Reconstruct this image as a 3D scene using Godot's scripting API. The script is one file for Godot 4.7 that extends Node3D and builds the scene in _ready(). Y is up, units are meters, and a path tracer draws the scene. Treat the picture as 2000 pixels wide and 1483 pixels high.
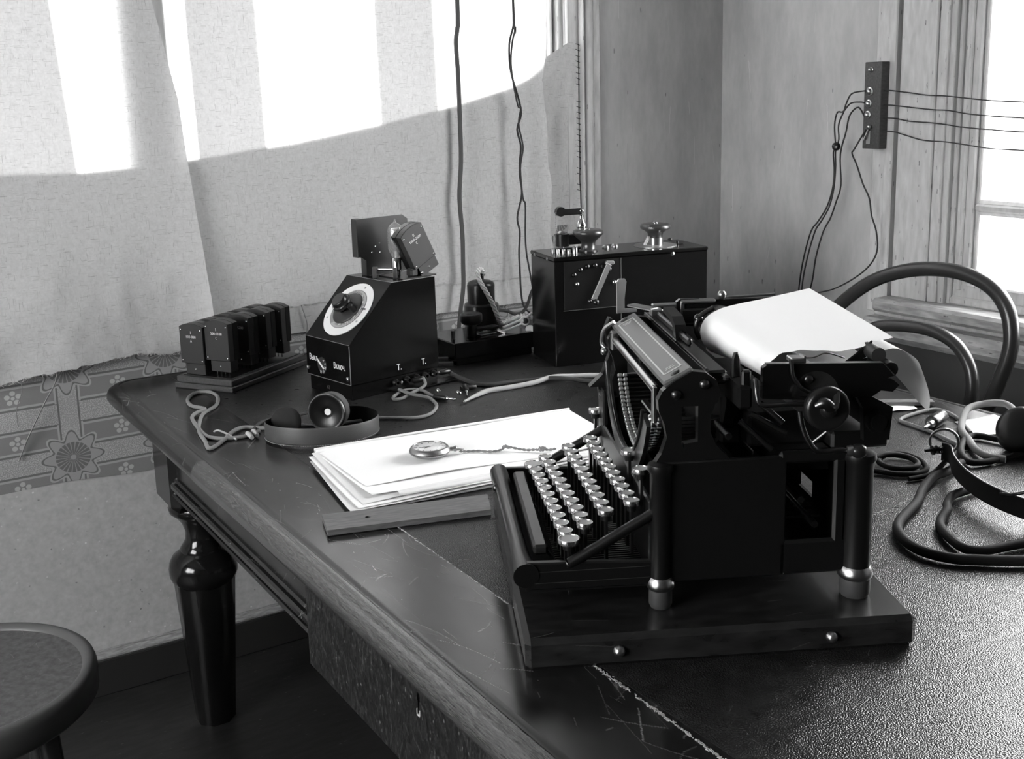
extends Node3D
# A radio operator's desk: typewriter, wavemeter, receiver box, coil rack, headsets, window curtains.

var M := {}
var taken := {}
var fonts := {}

# ---------------------------------------------------------------- mesh builder
class MB:
	var v := PackedVector3Array()
	var n := PackedVector3Array()
	var t := PackedVector2Array()
	var ix := PackedInt32Array()

	func vert(p: Vector3, nn: Vector3, uv := Vector2.ZERO) -> int:
		v.append(p)
		n.append(nn)
		t.append(uv)
		return v.size() - 1

	func tri(a: int, b: int, c: int) -> void:
		ix.append(a)
		ix.append(c)
		ix.append(b)

	func face(pts: Array, out: Vector3) -> void:
		var nn: Vector3 = (pts[1] - pts[0]).cross(pts[2] - pts[0]).normalized()
		var p := pts
		if nn.dot(out) < 0.0:
			p = pts.duplicate()
			p.reverse()
			nn = -nn
		var b := v.size()
		for q in p:
			vert(q, nn, Vector2(q.x, q.z))
		for i in range(1, p.size() - 1):
			tri(b, b + i, b + i + 1)

	func box(c: Vector3, s: Vector3, r := 0.0, bs := Basis()) -> void:
		var h := s * 0.5
		r = minf(r, minf(h.x, minf(h.y, h.z)) * 0.95)
		var e := [bs.x, bs.y, bs.z]
		for a in 3:
			var b := (a + 1) % 3
			var d := (a + 2) % 3
			for sg in [-1.0, 1.0]:
				var o: Vector3 = c + e[a] * h[a] * sg
				var eb: Vector3 = e[b] * (h[b] - r)
				var ed: Vector3 = e[d] * (h[d] - r)
				face([o + eb + ed, o - eb + ed, o - eb - ed, o + eb - ed], e[a] * sg)
		if r <= 0.0:
			return
		for a in 3:
			var b := (a + 1) % 3
			var d := (a + 2) % 3
			for sa in [-1.0, 1.0]:
				for sb in [-1.0, 1.0]:
					var p1: Vector3 = c + e[a] * h[a] * sa + e[b] * (h[b] - r) * sb
					var p2: Vector3 = c + e[a] * (h[a] - r) * sa + e[b] * h[b] * sb
					var ed: Vector3 = e[d] * (h[d] - r)
					face([p1 + ed, p1 - ed, p2 - ed, p2 + ed], e[a] * sa + e[b] * sb)
		for sa in [-1.0, 1.0]:
			for sb in [-1.0, 1.0]:
				for sd in [-1.0, 1.0]:
					var x: Vector3 = e[0] * sa
					var y: Vector3 = e[1] * sb
					var z: Vector3 = e[2] * sd
					face([c + x * h.x + y * (h.y - r) + z * (h.z - r), c + x * (h.x - r) + y * h.y + z * (h.z - r), c + x * (h.x - r) + y * (h.y - r) + z * h.z], x + y + z)

	# box given by its two corners
	func bx(a: Vector3, b: Vector3, r := 0.0) -> void:
		box((a + b) * 0.5, (b - a).abs(), r)

	# a bar of rectangular section between two points
	func bar(a: Vector3, b: Vector3, w: float, h: float, r := 0.0, up := Vector3.UP) -> void:
		var d := (b - a).normalized()
		var s := d.cross(up).normalized()
		var u := s.cross(d)
		box((a + b) * 0.5, Vector3(w, h, a.distance_to(b)), r, Basis(s, u, -d))

	func tube(pts: Array, r, seg := 8, closed := false) -> void:
		var m := pts.size()
		var up := Vector3.UP
		var d0: Vector3 = (pts[1] - pts[0]).normalized()
		if absf(d0.dot(up)) > 0.9:
			up = Vector3.RIGHT
		var s := d0.cross(up).normalized()
		var base := v.size()
		var run := 0.0
		var rings := m + (1 if closed else 0)
		for k in rings:
			var i := k % m
			var a: Vector3 = pts[(i - 1 + m) % m] if closed else pts[maxi(i - 1, 0)]
			var b: Vector3 = pts[(i + 1) % m] if closed else pts[mini(i + 1, m - 1)]
			var d := (b - a).normalized()
			s = (s - d * s.dot(d)).normalized()
			var u := s.cross(d)
			var rr: float = r[i] if r is Array else r
			if k > 0:
				run += pts[i].distance_to(pts[(i - 1 + m) % m])
			for j in seg + 1:
				var q := TAU * j / seg
				var nn := s * cos(q) + u * sin(q)
				vert(pts[i] + nn * rr, nn, Vector2(float(j) / seg, run))
		for k in rings - 1:
			for j in seg:
				var a := base + k * (seg + 1) + j
				tri(a, a + seg + 1, a + 1)
				tri(a + 1, a + seg + 1, a + seg + 2)
		if not closed:
			for e in 2:
				var i := 0 if e == 0 else m - 1
				var o: Vector3 = pts[i]
				var out: Vector3 = (pts[0] - pts[1]) if e == 0 else (pts[m - 1] - pts[m - 2])
				var ring := []
				for j in seg:
					ring.append(v[base + i * (seg + 1) + j])
				face(ring, out)

	func rod(a: Vector3, b: Vector3, r: float, seg := 12) -> void:
		tube([a, b], r, seg)

	# profile: [radius, height] pairs turned about the local Y axis
	func lathe(pr: Array, xf := Transform3D(), seg := 24) -> void:
		var m := pr.size()
		var sn := []
		for i in m - 1:
			var d := Vector2(pr[i + 1][0] - pr[i][0], pr[i + 1][1] - pr[i][1])
			sn.append(Vector2(d.y, -d.x).normalized() if d.length() > 0.0 else Vector2.RIGHT)
		for i in m - 1:
			var n0: Vector2 = sn[i]
			var n1: Vector2 = sn[i]
			if i > 0 and sn[i - 1].dot(sn[i]) > 0.6:
				n0 = (sn[i - 1] + sn[i]).normalized()
			if i < m - 2 and sn[i + 1].dot(sn[i]) > 0.6:
				n1 = (sn[i + 1] + sn[i]).normalized()
			var base := v.size()
			for j in seg + 1:
				var q := TAU * j / seg
				for e in 2:
					var nn: Vector2 = n0 if e == 0 else n1
					var p: Array = pr[i + e]
					vert(xf * Vector3(cos(q) * p[0], p[1], sin(q) * p[0]), (xf.basis * Vector3(cos(q) * nn.x, nn.y, sin(q) * nn.x)).normalized(), Vector2(float(j) / seg, p[1]))
			for j in seg:
				var a := base + j * 2
				if pr[i][0] > 0.0:
					tri(a, a + 1, a + 2)
				if pr[i + 1][0] > 0.0:
					tri(a + 2, a + 1, a + 3)

	func ball(c: Vector3, r: float, seg := 10, squash := 1.0) -> void:
		var pr := []
		for i in 7:
			var q := -PI / 2 + PI * i / 6
			pr.append([maxf(cos(q) * r, 0.0), sin(q) * r * squash])
		lathe(pr, Transform3D(Basis(), c), seg)

	# polygon in the local XY plane pulled out along +-Z
	func prism(poly: PackedVector2Array, depth: float, xf := Transform3D(), bev := 0.0) -> void:
		var m := poly.size()
		if Geometry2D.is_polygon_clockwise(poly):
			poly.reverse()
		var inner := poly
		if bev > 0.0:
			var off := Geometry2D.offset_polygon(poly, -bev)
			if off.size() == 1 and off[0].size() == m:
				inner = off[0]
				# keep the same starting corner
				var best := 0
				for i in m:
					if inner[i].distance_to(poly[0]) < inner[best].distance_to(poly[0]):
						best = i
				var turned := PackedVector2Array()
				for i in m:
					turned.append(inner[(best + i) % m])
				inner = turned
			else:
				bev = 0.0
		var ids := Geometry2D.triangulate_polygon(inner)
		for sg in [-1.0, 1.0]:
			var base := v.size()
			var nn: Vector3 = (xf.basis * Vector3(0, 0, sg)).normalized()
			for p in inner:
				vert(xf * Vector3(p.x, p.y, sg * depth * 0.5), nn, p)
			for i in range(0, ids.size(), 3):
				var a := inner[ids[i]]
				var b := inner[ids[i + 1]]
				var c := inner[ids[i + 2]]
				var ccw: bool = (b - a).cross(c - a) > 0.0
				if ccw == (sg > 0.0):
					tri(base + ids[i], base + ids[i + 1], base + ids[i + 2])
				else:
					tri(base + ids[i], base + ids[i + 2], base + ids[i + 1])
		var h := depth * 0.5
		for i in m:
			var j := (i + 1) % m
			var d := (poly[j] - poly[i]).normalized()
			var out: Vector3 = xf.basis * Vector3(d.y, -d.x, 0)
			face([xf * Vector3(poly[i].x, poly[i].y, h - bev), xf * Vector3(poly[j].x, poly[j].y, h - bev), xf * Vector3(poly[j].x, poly[j].y, -h + bev), xf * Vector3(poly[i].x, poly[i].y, -h + bev)], out)
			if bev > 0.0:
				for sg in [-1.0, 1.0]:
					face([xf * Vector3(poly[i].x, poly[i].y, sg * (h - bev)), xf * Vector3(poly[j].x, poly[j].y, sg * (h - bev)), xf * Vector3(inner[j].x, inner[j].y, sg * h), xf * Vector3(inner[i].x, inner[i].y, sg * h)], out + xf.basis * Vector3(0, 0, sg))

	# grid of points (rows of equal length) with smooth normals
	func grid(rows: Array, closed_u := false, flip := false) -> void:
		var h := rows.size()
		var w: int = rows[0].size()
		var base := v.size()
		var run := 0.0
		for i in h:
			for j in w:
				var jl := (j - 1 + w) % w if closed_u else maxi(j - 1, 0)
				var jr := (j + 1) % w if closed_u else mini(j + 1, w - 1)
				var du: Vector3 = rows[i][jr] - rows[i][jl]
				var dv: Vector3 = rows[mini(i + 1, h - 1)][j] - rows[maxi(i - 1, 0)][j]
				var nn := du.cross(dv).normalized()
				vert(rows[i][j], -nn if flip else nn, Vector2(float(j) / (w if closed_u else w - 1), float(i) / (h - 1)))
		for i in h - 1:
			for j in (w if closed_u else w - 1):
				var a := base + i * w + j
				var b := base + i * w + (j + 1) % w
				if flip:
					tri(a, a + w, b)
					tri(b, a + w, b + w)
				else:
					tri(a, b, a + w)
					tri(b, b + w, a + w)

	func mesh() -> ArrayMesh:
		var a := []
		a.resize(Mesh.ARRAY_MAX)
		a[Mesh.ARRAY_VERTEX] = v
		a[Mesh.ARRAY_NORMAL] = n
		a[Mesh.ARRAY_TEX_UV] = t
		a[Mesh.ARRAY_INDEX] = ix
		var m := ArrayMesh.new()
		m.add_surface_from_arrays(Mesh.PRIMITIVE_TRIANGLES, a)
		return m

# ---------------------------------------------------------------- nodes
func numbered(called: String) -> String:
	var k: int = taken.get(called, 0)
	taken[called] = k + 1
	return called if k == 0 else "%s_%03d" % [called, k]

func tag(o: Node3D, label: String, category: String, group := "") -> Node3D:
	o.set_meta("label", label)
	o.set_meta("category", category)
	if group != "":
		o.set_meta("group", group)
	return o

func thing(called: String, label: String, category: String, at := Vector3.ZERO, turn := 0.0, group := "") -> Node3D:
	var o := Node3D.new()
	o.name = numbered(called)
	add_child(o)
	o.position = at
	o.rotation.y = turn
	return tag(o, label, category, group)

func obj(called: String, b: MB, m: Material, parent: Node3D = null, label := "") -> MeshInstance3D:
	var o := MeshInstance3D.new()
	o.mesh = b.mesh()
	o.material_override = null
	o.mesh.surface_set_material(0, m)
	if parent == null:
		o.name = numbered(called)
		add_child(o)
	else:
		o.name = called
		parent.add_child(o, true)
	if label != "":
		o.set_meta("label", label)
	return o

func share(called: String, src: MeshInstance3D, xf: Transform3D, parent: Node3D) -> MeshInstance3D:
	var o := MeshInstance3D.new()
	o.mesh = src.mesh
	o.name = called
	parent.add_child(o, true)
	o.transform = xf
	return o

func struct(called: String, b: MB, m: Material) -> MeshInstance3D:
	var o := obj(called, b, m)
	o.set_meta("kind", "structure")
	return o

func dup(src: Node3D, at: Vector3, turn: float, label: String) -> Node3D:
	var o: Node3D = src.duplicate()
	o.name = numbered(String(src.name))
	add_child(o)
	o.position = at
	o.rotation.y = turn
	o.set_meta("label", label)
	return o

func lettering(text: String, size: float, xf: Transform3D, m: Material, parent: Node3D, font := "Droid Sans", depth := 0.0004) -> void:
	var tm := TextMesh.new()
	if not fonts.has(font):
		var f := SystemFont.new()
		f.font_names = PackedStringArray([font])
		fonts[font] = f
	tm.font = fonts[font]
	tm.text = text
	tm.font_size = 64
	tm.pixel_size = size / 46.0
	tm.depth = depth
	tm.curve_step = 4.0
	tm.material = m
	var o := MeshInstance3D.new()
	o.mesh = tm
	o.name = "lettering"
	parent.add_child(o, true)
	o.transform = xf

func axis_z(at: Vector3, dir: Vector3) -> Transform3D:
	# transform that turns the lathe axis (Y) towards dir
	var y := dir.normalized()
	var x := y.cross(Vector3.UP)
	if x.length() < 0.01:
		x = Vector3.RIGHT
	x = x.normalized()
	return Transform3D(Basis(x, y, x.cross(y)), at)

func vs(a: Array) -> Array:
	var o := []
	for p in a:
		o.append(Vector3(p[0], p[1], p[2]))
	return o

func spl(p: Array, per := 5, closed := false) -> Array:
	var o := []
	var m := p.size()
	for i in (m if closed else m - 1):
		var a: Vector3 = p[(i - 1 + m) % m] if closed else p[maxi(i - 1, 0)]
		var b: Vector3 = p[i]
		var c: Vector3 = p[(i + 1) % m]
		var d: Vector3 = p[(i + 2) % m] if closed else p[mini(i + 2, m - 1)]
		for k in per:
			o.append(b.cubic_interpolate(c, a, d, float(k) / per))
	if not closed:
		o.append(p[m - 1])
	return o

func flat_on(p: Array, y: float) -> Array:
	# points [x, z] (or [x, z, lift]) on the table top
	var o := []
	for q in p:
		o.append(Vector3(q[0], y + (q[2] if q.size() > 2 else 0.0), q[1]))
	return o

# ---------------------------------------------------------------- materials
func grey(l: float) -> Color:
	return Color(l, l, l).linear_to_srgb()

func mat(called: String, l: float, rough := 0.6, metal := 0.0, spec := 0.5) -> StandardMaterial3D:
	var m := StandardMaterial3D.new()
	m.resource_name = called
	m.albedo_color = grey(l)
	m.roughness = rough
	m.metallic = metal
	m.metallic_specular = spec
	m.cull_mode = BaseMaterial3D.CULL_DISABLED
	M[called] = m
	return m

func noise_image(size: int, freq: float, octaves: int, sd: int, sx := 1.0, sy := 1.0) -> Image:
	var f := FastNoiseLite.new()
	f.seed = sd
	f.noise_type = FastNoiseLite.TYPE_SIMPLEX_SMOOTH
	f.frequency = freq
	f.fractal_octaves = octaves
	if sx == 1.0 and sy == 1.0:
		return f.get_seamless_image(size, size)
	# stretched: taken from a smaller image scaled up in one direction
	var im := f.get_seamless_image(int(size / sx), int(size / sy))
	im.resize(size, size, Image.INTERPOLATE_BILINEAR)
	return im

# maps the grey of an image (0..1) on lo..hi (linear values), with optional second image multiplied in
func ramp(im: Image, lo: float, hi: float, second: Image = null, amount := 0.0) -> Image:
	var w := im.get_width()
	var o := Image.create(w, w, false, Image.FORMAT_RGB8)
	for y in w:
		for x in w:
			var q := im.get_pixel(x, y).r
			var l := lerpf(lo, hi, q)
			if second:
				l *= 1.0 + amount * (second.get_pixel(x, y).r - 0.5)
			o.set_pixel(x, y, grey(clampf(l, 0.0, 1.0)))
	return o

func data(im: Image, lo: float, hi: float) -> Image:
	var w := im.get_width()
	var o := Image.create(w, w, false, Image.FORMAT_RGB8)
	for y in w:
		for x in w:
			var q := lerpf(lo, hi, im.get_pixel(x, y).r)
			o.set_pixel(x, y, Color(q, q, q))
	return o

func tex(im: Image) -> ImageTexture:
	return ImageTexture.create_from_image(im)

func strokes(im: Image, count: int, l: float, sd: int, long: float, slant := 9.0, stray := 0.25) -> void:
	# thin scratches scattered over an image
	var r := RandomNumberGenerator.new()
	r.seed = sd
	var w := im.get_width()
	for k in count:
		var p := Vector2(r.randf() * w, r.randf() * w)
		var q := r.randf_range(0, TAU) if slant > 6.0 else slant + r.randfn(0.0, stray)
		var turn := r.randfn(0.0, 0.01 if stray > 0.1 else 0.001)
		var c := grey(l * r.randf_range(0.5, 1.2))
		var len := r.randf_range(0.2, 1.0) * long
		var a := r.randf_range(0.25, 0.9)
		for s in int(len):
			var x := posmod(int(p.x), w)
			var y := posmod(int(p.y), w)
			im.set_pixel(x, y, im.get_pixel(x, y).lerp(c, a))
			p += Vector2.from_angle(q)
			q += turn

func specks(im: Image, count: int, l: float, sd: int, big: int) -> void:
	var r := RandomNumberGenerator.new()
	r.seed = sd
	var w := im.get_width()
	for k in count:
		var px := r.randi_range(0, w - 1)
		var py := r.randi_range(0, w - 1)
		var s := r.randi_range(1, big)
		var c := grey(l * r.randf_range(0.6, 1.3))
		for y in s:
			for x in s:
				if r.randf() < 0.8:
					im.set_pixel(posmod(px + x, w), posmod(py + y, w), im.get_pixel(posmod(px + x, w), posmod(py + y, w)).lerp(c, 0.8))

func tri(m: StandardMaterial3D, scale: Vector3, world := false) -> void:
	m.uv1_triplanar = true
	m.uv1_world_triplanar = world
	m.uv1_scale = scale
	m.uv1_triplanar_sharpness = 8.0

func bumpy(m: StandardMaterial3D, im: Image, strength: float) -> void:
	var b := im.duplicate() as Image
	b.bump_map_to_normal_map(strength)
	m.normal_enabled = true
	m.normal_texture = tex(b)
	m.normal_scale = 1.0

func wallpaper_image() -> Image:
	var w := 512
	var im := Image.create(w, w, false, Image.FORMAT_RGB8)
	var fine := noise_image(w, 0.12, 2, 71)
	var grain := noise_image(w, 0.35, 1, 72)
	for py in w:
		for px in w:
			var x := (px + 0.5) / w - 0.5
			var y := (py + 0.5) / w - 0.5      # medallion in the middle of the tile
			var f := fine.get_pixel(px, py).r
			var g := grain.get_pixel(px, py).r
			# two bands in each tile: light through the medallion (y 0 and +-0.5), dark between
			var b := absf(fposmod(y + 0.25, 0.5) - 0.25)      # 0 on a light band, 0.25 on a dark one
			var ax := absf(x)
			var l: float
			var dark := b > 0.115
			if dark:
				l = 0.25 + 0.03 * (g - 0.5)
			else:
				l = 0.37 + (0.16 if f > 0.55 else -0.03)
			if absf(b - 0.118) < 0.011:
				l = 0.17
			elif absf(b - 0.143) < 0.012:
				l = 0.43
			# standing stripe
			if ax < 0.105:
				l = 0.38 + (0.14 if f > 0.57 else -0.02)
				if ax > 0.088:
					l = 0.17
			elif ax < 0.125 and dark:
				l = 0.43
			# frame of the medallion: a square with bumps
			var r := Vector2(x, y).length()
			var an := atan2(y, x)
			var edge := 0.235 + 0.05 * cos(an * 8.0) 
			if r < edge + 0.045:
				l = 0.44
			if r < edge + 0.022:
				l = 0.17
			if r < edge:
				l = 0.38
			if r < 0.17:
				l = 0.17
				if fposmod(an * 11.0 / PI, 1.0) < 0.28 and r > 0.03:
					l = 0.33
			if r < 0.028:
				l = 0.36
			# little flowers in the dark bands
			for fy in [0.25, -0.25]:
				var q := Vector2(0.5 - ax, y - fy)
				for k in 5:
					if q.distance_to(Vector2.from_angle(TAU * k / 5.0 - PI / 2) * 0.055) < 0.026:
						l = 0.50
				if q.length() < 0.018:
					l = 0.50
			im.set_pixel(px, py, grey(l * 0.88 * (0.95 + 0.1 * g)))
	return im

func materials() -> void:
	var cloud := noise_image(512, 0.012, 5, 3)
	var fine := noise_image(512, 0.08, 3, 4)
	var grain := noise_image(512, 0.03, 4, 5)
	var mid := noise_image(512, 0.035, 4, 6)
	# walls
	var m := mat("wall_paint", 0.5, 0.75)
	var im := ramp(cloud, 0.36, 0.5, fine, 0.12)
	strokes(im, 60, 0.62, 11, 26, 1.5)
	specks(im, 70, 0.16, 12, 3)
	m.albedo_color = Color.WHITE
	m.albedo_texture = tex(im)
	tri(m, Vector3(1.3, 0.45, 1.3), true)
	m = mat("plaster", 0.5, 0.85)
	im = ramp(mid, 0.42, 0.52, fine, 0.2)
	specks(im, 260, 0.7, 13, 3)
	specks(im, 120, 0.2, 14, 3)
	m.albedo_color = Color.WHITE
	m.albedo_texture = tex(im)
	tri(m, Vector3(1.6, 1.6, 1.6), true)
	m = mat("ceiling_white", 0.35, 0.9)
	m = mat("dark_boards", 0.07, 0.7)
	m.albedo_color = Color.WHITE
	m.albedo_texture = tex(ramp(grain, 0.05, 0.10, fine, 0.3))
	tri(m, Vector3(2.0, 0.5, 2.0), true)
	# white-painted joinery, worn
	m = mat("worn_paint", 0.6, 0.5)
	im = ramp(grain, 0.42, 0.55, mid, 0.25)
	specks(im, 240, 0.12, 15, 4)
	m.albedo_color = Color.WHITE
	m.albedo_texture = tex(im)
	tri(m, Vector3(3.0, 0.7, 3.0), true)
	m = mat("worn_sill", 0.5, 0.5)
	im = ramp(grain, 0.22, 0.5, mid, 0.6)
	specks(im, 300, 0.08, 16, 5)
	m.albedo_color = Color.WHITE
	m.albedo_texture = tex(im)
	tri(m, Vector3(3.0, 3.0, 0.8), true)
	m = mat("outer_paint", 0.72, 0.6)
	mat("gap_dark", 0.05, 0.9)
	# floor and skirting
	m = mat("floor_boards", 0.05, 0.45)
	im = ramp(grain, 0.014, 0.034, fine, 0.4)
	specks(im, 160, 0.3, 17, 2)
	m.albedo_color = Color.WHITE
	m.albedo_texture = tex(im)
	tri(m, Vector3(0.6, 3.0, 3.0), true)
	m = mat("skirting_dark", 0.02, 0.55)
	m = mat("skirting_top", 0.35, 0.6)
	m.albedo_color = Color.WHITE
	m.albedo_texture = tex(ramp(mid, 0.10, 0.5, fine, 0.6))
	tri(m, Vector3(1.2, 8.0, 8.0), true)
	# wallpaper
	m = mat("wallpaper", 0.4, 0.85)
	m.albedo_color = Color.WHITE
	m.albedo_texture = tex(wallpaper_image())
	# cloth
	var slubs := Image.create(512, 512, false, Image.FORMAT_RGB8)
	slubs.fill(grey(0.62))
	for y in 512:
		for x in 512:
			var q := fine.get_pixel(x, y).r * 0.5 + mid.get_pixel(x, y).r * 0.5
			slubs.set_pixel(x, y, grey(0.52 + 0.16 * q + (0.03 if (x + y) % 2 == 0 else 0.0)))
	strokes(slubs, 900, 0.53, 18, 30, 0.0, 0.03)
	strokes(slubs, 700, 0.54, 19, 30, PI / 2, 0.03)
	m = mat("linen", 0.62, 0.95)
	m.albedo_color = Color.WHITE
	m.albedo_texture = tex(slubs)
	tri(m, Vector3(3.2, 3.2, 3.2), false)
	m.backlight_enabled = true
	m.backlight = Color(0.75, 0.75, 0.75)
	m = mat("sacking", 0.42, 0.95)
	m.albedo_color = grey(0.8)
	m.albedo_texture = M.linen.albedo_texture
	tri(m, Vector3(2.6, 2.6, 2.6), false)
	mat("thread_dark", 0.03, 0.9)
	mat("thread_light", 0.6, 0.9)
	mat("thread_grey", 0.22, 0.9)
	mat("bright_plate", 0.75, 0.42, 1.0)
	mat("under_sill_dark", 0.07, 0.6)
	# dark polished table
	im = ramp(grain, 0.008, 0.016, cloud, 0.5)
	strokes(im, 240, 0.22, 21, 60)
	strokes(im, 40, 0.35, 22, 18)
	specks(im, 150, 0.3, 23, 2)
	m = mat("table_wood", 0.03, 0.33)
	m.albedo_color = Color.WHITE
	m.albedo_texture = tex(im)
	m.roughness = 1.0
	m.roughness_texture = tex(data(cloud, 0.17, 0.27))
	tri(m, Vector3(2.6, 2.6, 0.9), true)
	m = mat("leg_wood", 0.008, 0.14)
	# nearer edge moulding: rubbed streaky wood, paled further as a painted highlight
	m = mat("rubbed_highlight_wood", 0.1, 0.24, 0.0, 0.62)
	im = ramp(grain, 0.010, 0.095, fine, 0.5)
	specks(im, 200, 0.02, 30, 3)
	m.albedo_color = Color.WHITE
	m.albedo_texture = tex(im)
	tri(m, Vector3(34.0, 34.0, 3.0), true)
	mat("shellac_black", 0.004, 0.16, 0.0, 0.26)
	# the drawer front: same wood, pitted and chipped
	im = ramp(mid, 0.004, 0.016, fine, 0.9)
	strokes(im, 260, 0.20, 24, 30, 1.5)
	strokes(im, 70, 0.26, 31, 60, 1.2)
	specks(im, 420, 0.20, 25, 4)
	m = mat("pitted_wood", 0.03, 0.4)
	m.albedo_color = Color.WHITE
	m.albedo_texture = tex(im)
	tri(m, Vector3(3.5, 2.0, 3.5), true)
	bumpy(m, mid, 4.0)
	# oilcloth on the table
	var pebbles := noise_image(512, 0.16, 1, 26)
	im = ramp(cloud, 0.008, 0.018, pebbles, 0.35)
	strokes(im, 160, 0.16, 27, 70)
	m = mat("oilcloth", 0.03, 0.36, 0.0, 0.45)
	m.albedo_color = Color.WHITE
	m.albedo_texture = tex(im)
	m.roughness = 1.0
	m.roughness_texture = tex(data(cloud, 0.26, 0.36))
	tri(m, Vector3(5.0, 5.0, 5.0), true)
	bumpy(m, pebbles, 1.1)
	mat("bare_fibre", 0.45, 0.9)
	# board under the typewriter, slat
	m = mat("board_wood", 0.06, 0.26, 0.0, 0.4)
	im = ramp(grain, 0.006, 0.020, mid, 0.5)
	strokes(im, 45, 0.10, 28, 30)
	m.albedo_color = Color.WHITE
	m.albedo_texture = tex(im)
	tri(m, Vector3(1.2, 4.0, 4.0), false)
	m = mat("slat_wood", 0.12, 0.5)
	m.albedo_color = Color.WHITE
	m.albedo_texture = tex(ramp(grain, 0.06, 0.14, fine, 0.3))
	tri(m, Vector3(1.5, 9.0, 9.0), false)
	m = mat("rack_wood", 0.05, 0.45)
	m.albedo_color = Color.WHITE
	m.albedo_texture = tex(ramp(grain, 0.025, 0.065, fine, 0.3))
	tri(m, Vector3(1.5, 9.0, 9.0), false)
	# ebonite, enamel, metals
	mat("black_enamel", 0.004, 0.32, 0.0, 0.5)
	mat("ebonite", 0.008, 0.28, 0.0, 0.5)
	mat("ebonite_face", 0.022, 0.42, 0.0, 0.5)
	mat("black_wood", 0.004, 0.15, 0.0, 0.40)
	mat("black_dull", 0.004, 0.8, 0.0, 0.2)
	mat("rubber", 0.016, 0.55)
	mat("rubber_foot", 0.035, 0.5)
	mat("chrome", 0.62, 0.16, 1.0)
	mat("nickel", 0.45, 0.28, 1.0)
	mat("steel_dark", 0.10, 0.3, 1.0)
	mat("brass_dull", 0.30, 0.35, 1.0)
	mat("case_silver", 0.34, 0.38, 1.0)
	mat("grey_metal", 0.28, 0.45, 0.6)
	mat("bronze_knob", 0.10, 0.3, 0.7)
	mat("scale_white", 0.72, 0.35)
	mat("scale_grey", 0.20, 0.4)
	mat("ink_white", 0.75, 0.7)
	mat("ink_black", 0.02, 0.7)
	mat("gold_line", 0.42, 0.4)
	mat("cover_grey", 0.085, 0.38)
	mat("key_face", 0.45, 0.35)
	mat("key_ring", 0.62, 0.2, 1.0)
	mat("paper", 0.90, 0.9)
	mat("paper_grey", 0.74, 0.9)
	mat("pasteboard", 0.30, 0.85)
	for p in ["paper", "paper_grey"]:
		M[p].backlight_enabled = true
		M[p].backlight = Color(0.25, 0.25, 0.25)
	# leather, cords
	m = mat("leather", 0.06, 0.45)
	m.albedo_color = Color.WHITE
	m.albedo_texture = tex(ramp(pebbles, 0.035, 0.075))
	tri(m, Vector3(16, 16, 16), false)
	bumpy(m, pebbles, 1.6)
	mat("velvet", 0.012, 0.9)
	mat("cord_grey", 0.20, 0.85)
	mat("cord_dark", 0.028, 0.75)
	mat("cord_light", 0.38, 0.9)
	mat("cord_black", 0.009, 0.75, 0.0, 0.35)
	mat("cotton", 0.42, 0.95)
	mat("rope_white", 0.72, 0.95)
	mat("cable_weave", 0.065, 0.8)
	mat("bentwood", 0.030, 0.26)
	m = mat("stool_seat", 0.11, 0.5)
	im = ramp(mid, 0.05, 0.13, fine, 0.4)
	strokes(im, 160, 0.3, 29, 30)
	m.albedo_color = Color.WHITE
	m.albedo_texture = tex(im)
	tri(m, Vector3(3, 3, 3), true)
	mat("stool_rim", 0.08, 0.4)
	m = mat("pane_glass", 0.9, 0.02)
	m.albedo_color = Color(1, 1, 1, 0.06)
	m.transparency = BaseMaterial3D.TRANSPARENCY_ALPHA
	m = mat("bulb_glass", 0.9, 0.02)
	m.albedo_color = Color(1, 1, 1, 0.10)
	m.transparency = BaseMaterial3D.TRANSPARENCY_ALPHA
	mat("bulb_silver", 0.7, 0.32, 1.0)

# ----------------------------------------------------------------
func _ready() -> void:
	# camera: a plate camera with its lens raised a little against the plate
	var cam := Camera3D.new()
	cam.name = "camera"
	add_child(cam)
	cam.position = Vector3(0, 1.36, 0)
	cam.rotation = Vector3(deg_to_rad(-11.5953), deg_to_rad(-31.8363), deg_to_rad(-1.44255))
	cam.projection = Camera3D.PROJECTION_FRUSTUM
	cam.near = 0.05
	cam.far = 60.0
	cam.size = 2.0 * 0.05 * 741.5 / 2189.563
	cam.frustum_offset = Vector2(0.0, -0.05 * (741.5 - 634.84) / 2189.563)
	cam.current = true
	# overcast daylight through the windows
	var sky_mat := ProceduralSkyMaterial.new()
	sky_mat.sky_top_color = Color(0.97, 0.97, 0.97)
	sky_mat.sky_horizon_color = Color(0.95, 0.95, 0.95)
	sky_mat.ground_horizon_color = Color(0.72, 0.72, 0.72)
	sky_mat.ground_bottom_color = Color(0.60, 0.60, 0.60)
	var sky := Sky.new()
	sky.sky_material = sky_mat
	var env := Environment.new()
	env.background_mode = Environment.BG_SKY
	env.sky = sky
	env.background_energy_multiplier = 18.0
	env.tonemap_mode = Environment.TONE_MAPPER_LINEAR
	env.tonemap_exposure = 1.35
	env.sdfgi_enabled = true
	env.ssao_enabled = true
	env.ssil_enabled = true
	var we := WorldEnvironment.new()
	we.name = "daylight"
	we.environment = env
	add_child(we)

	materials()
	room()
	hangings()
	table()
	plinth()
	typewriter()
	typewriter_paper()
	papers()
	watch()
	headset()
	wavemeter()
	coil_rack()
	key_set()
	receiver()
	leads()
	right_end()
	terminals()
	bentwood_chair()
	stool()

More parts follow.
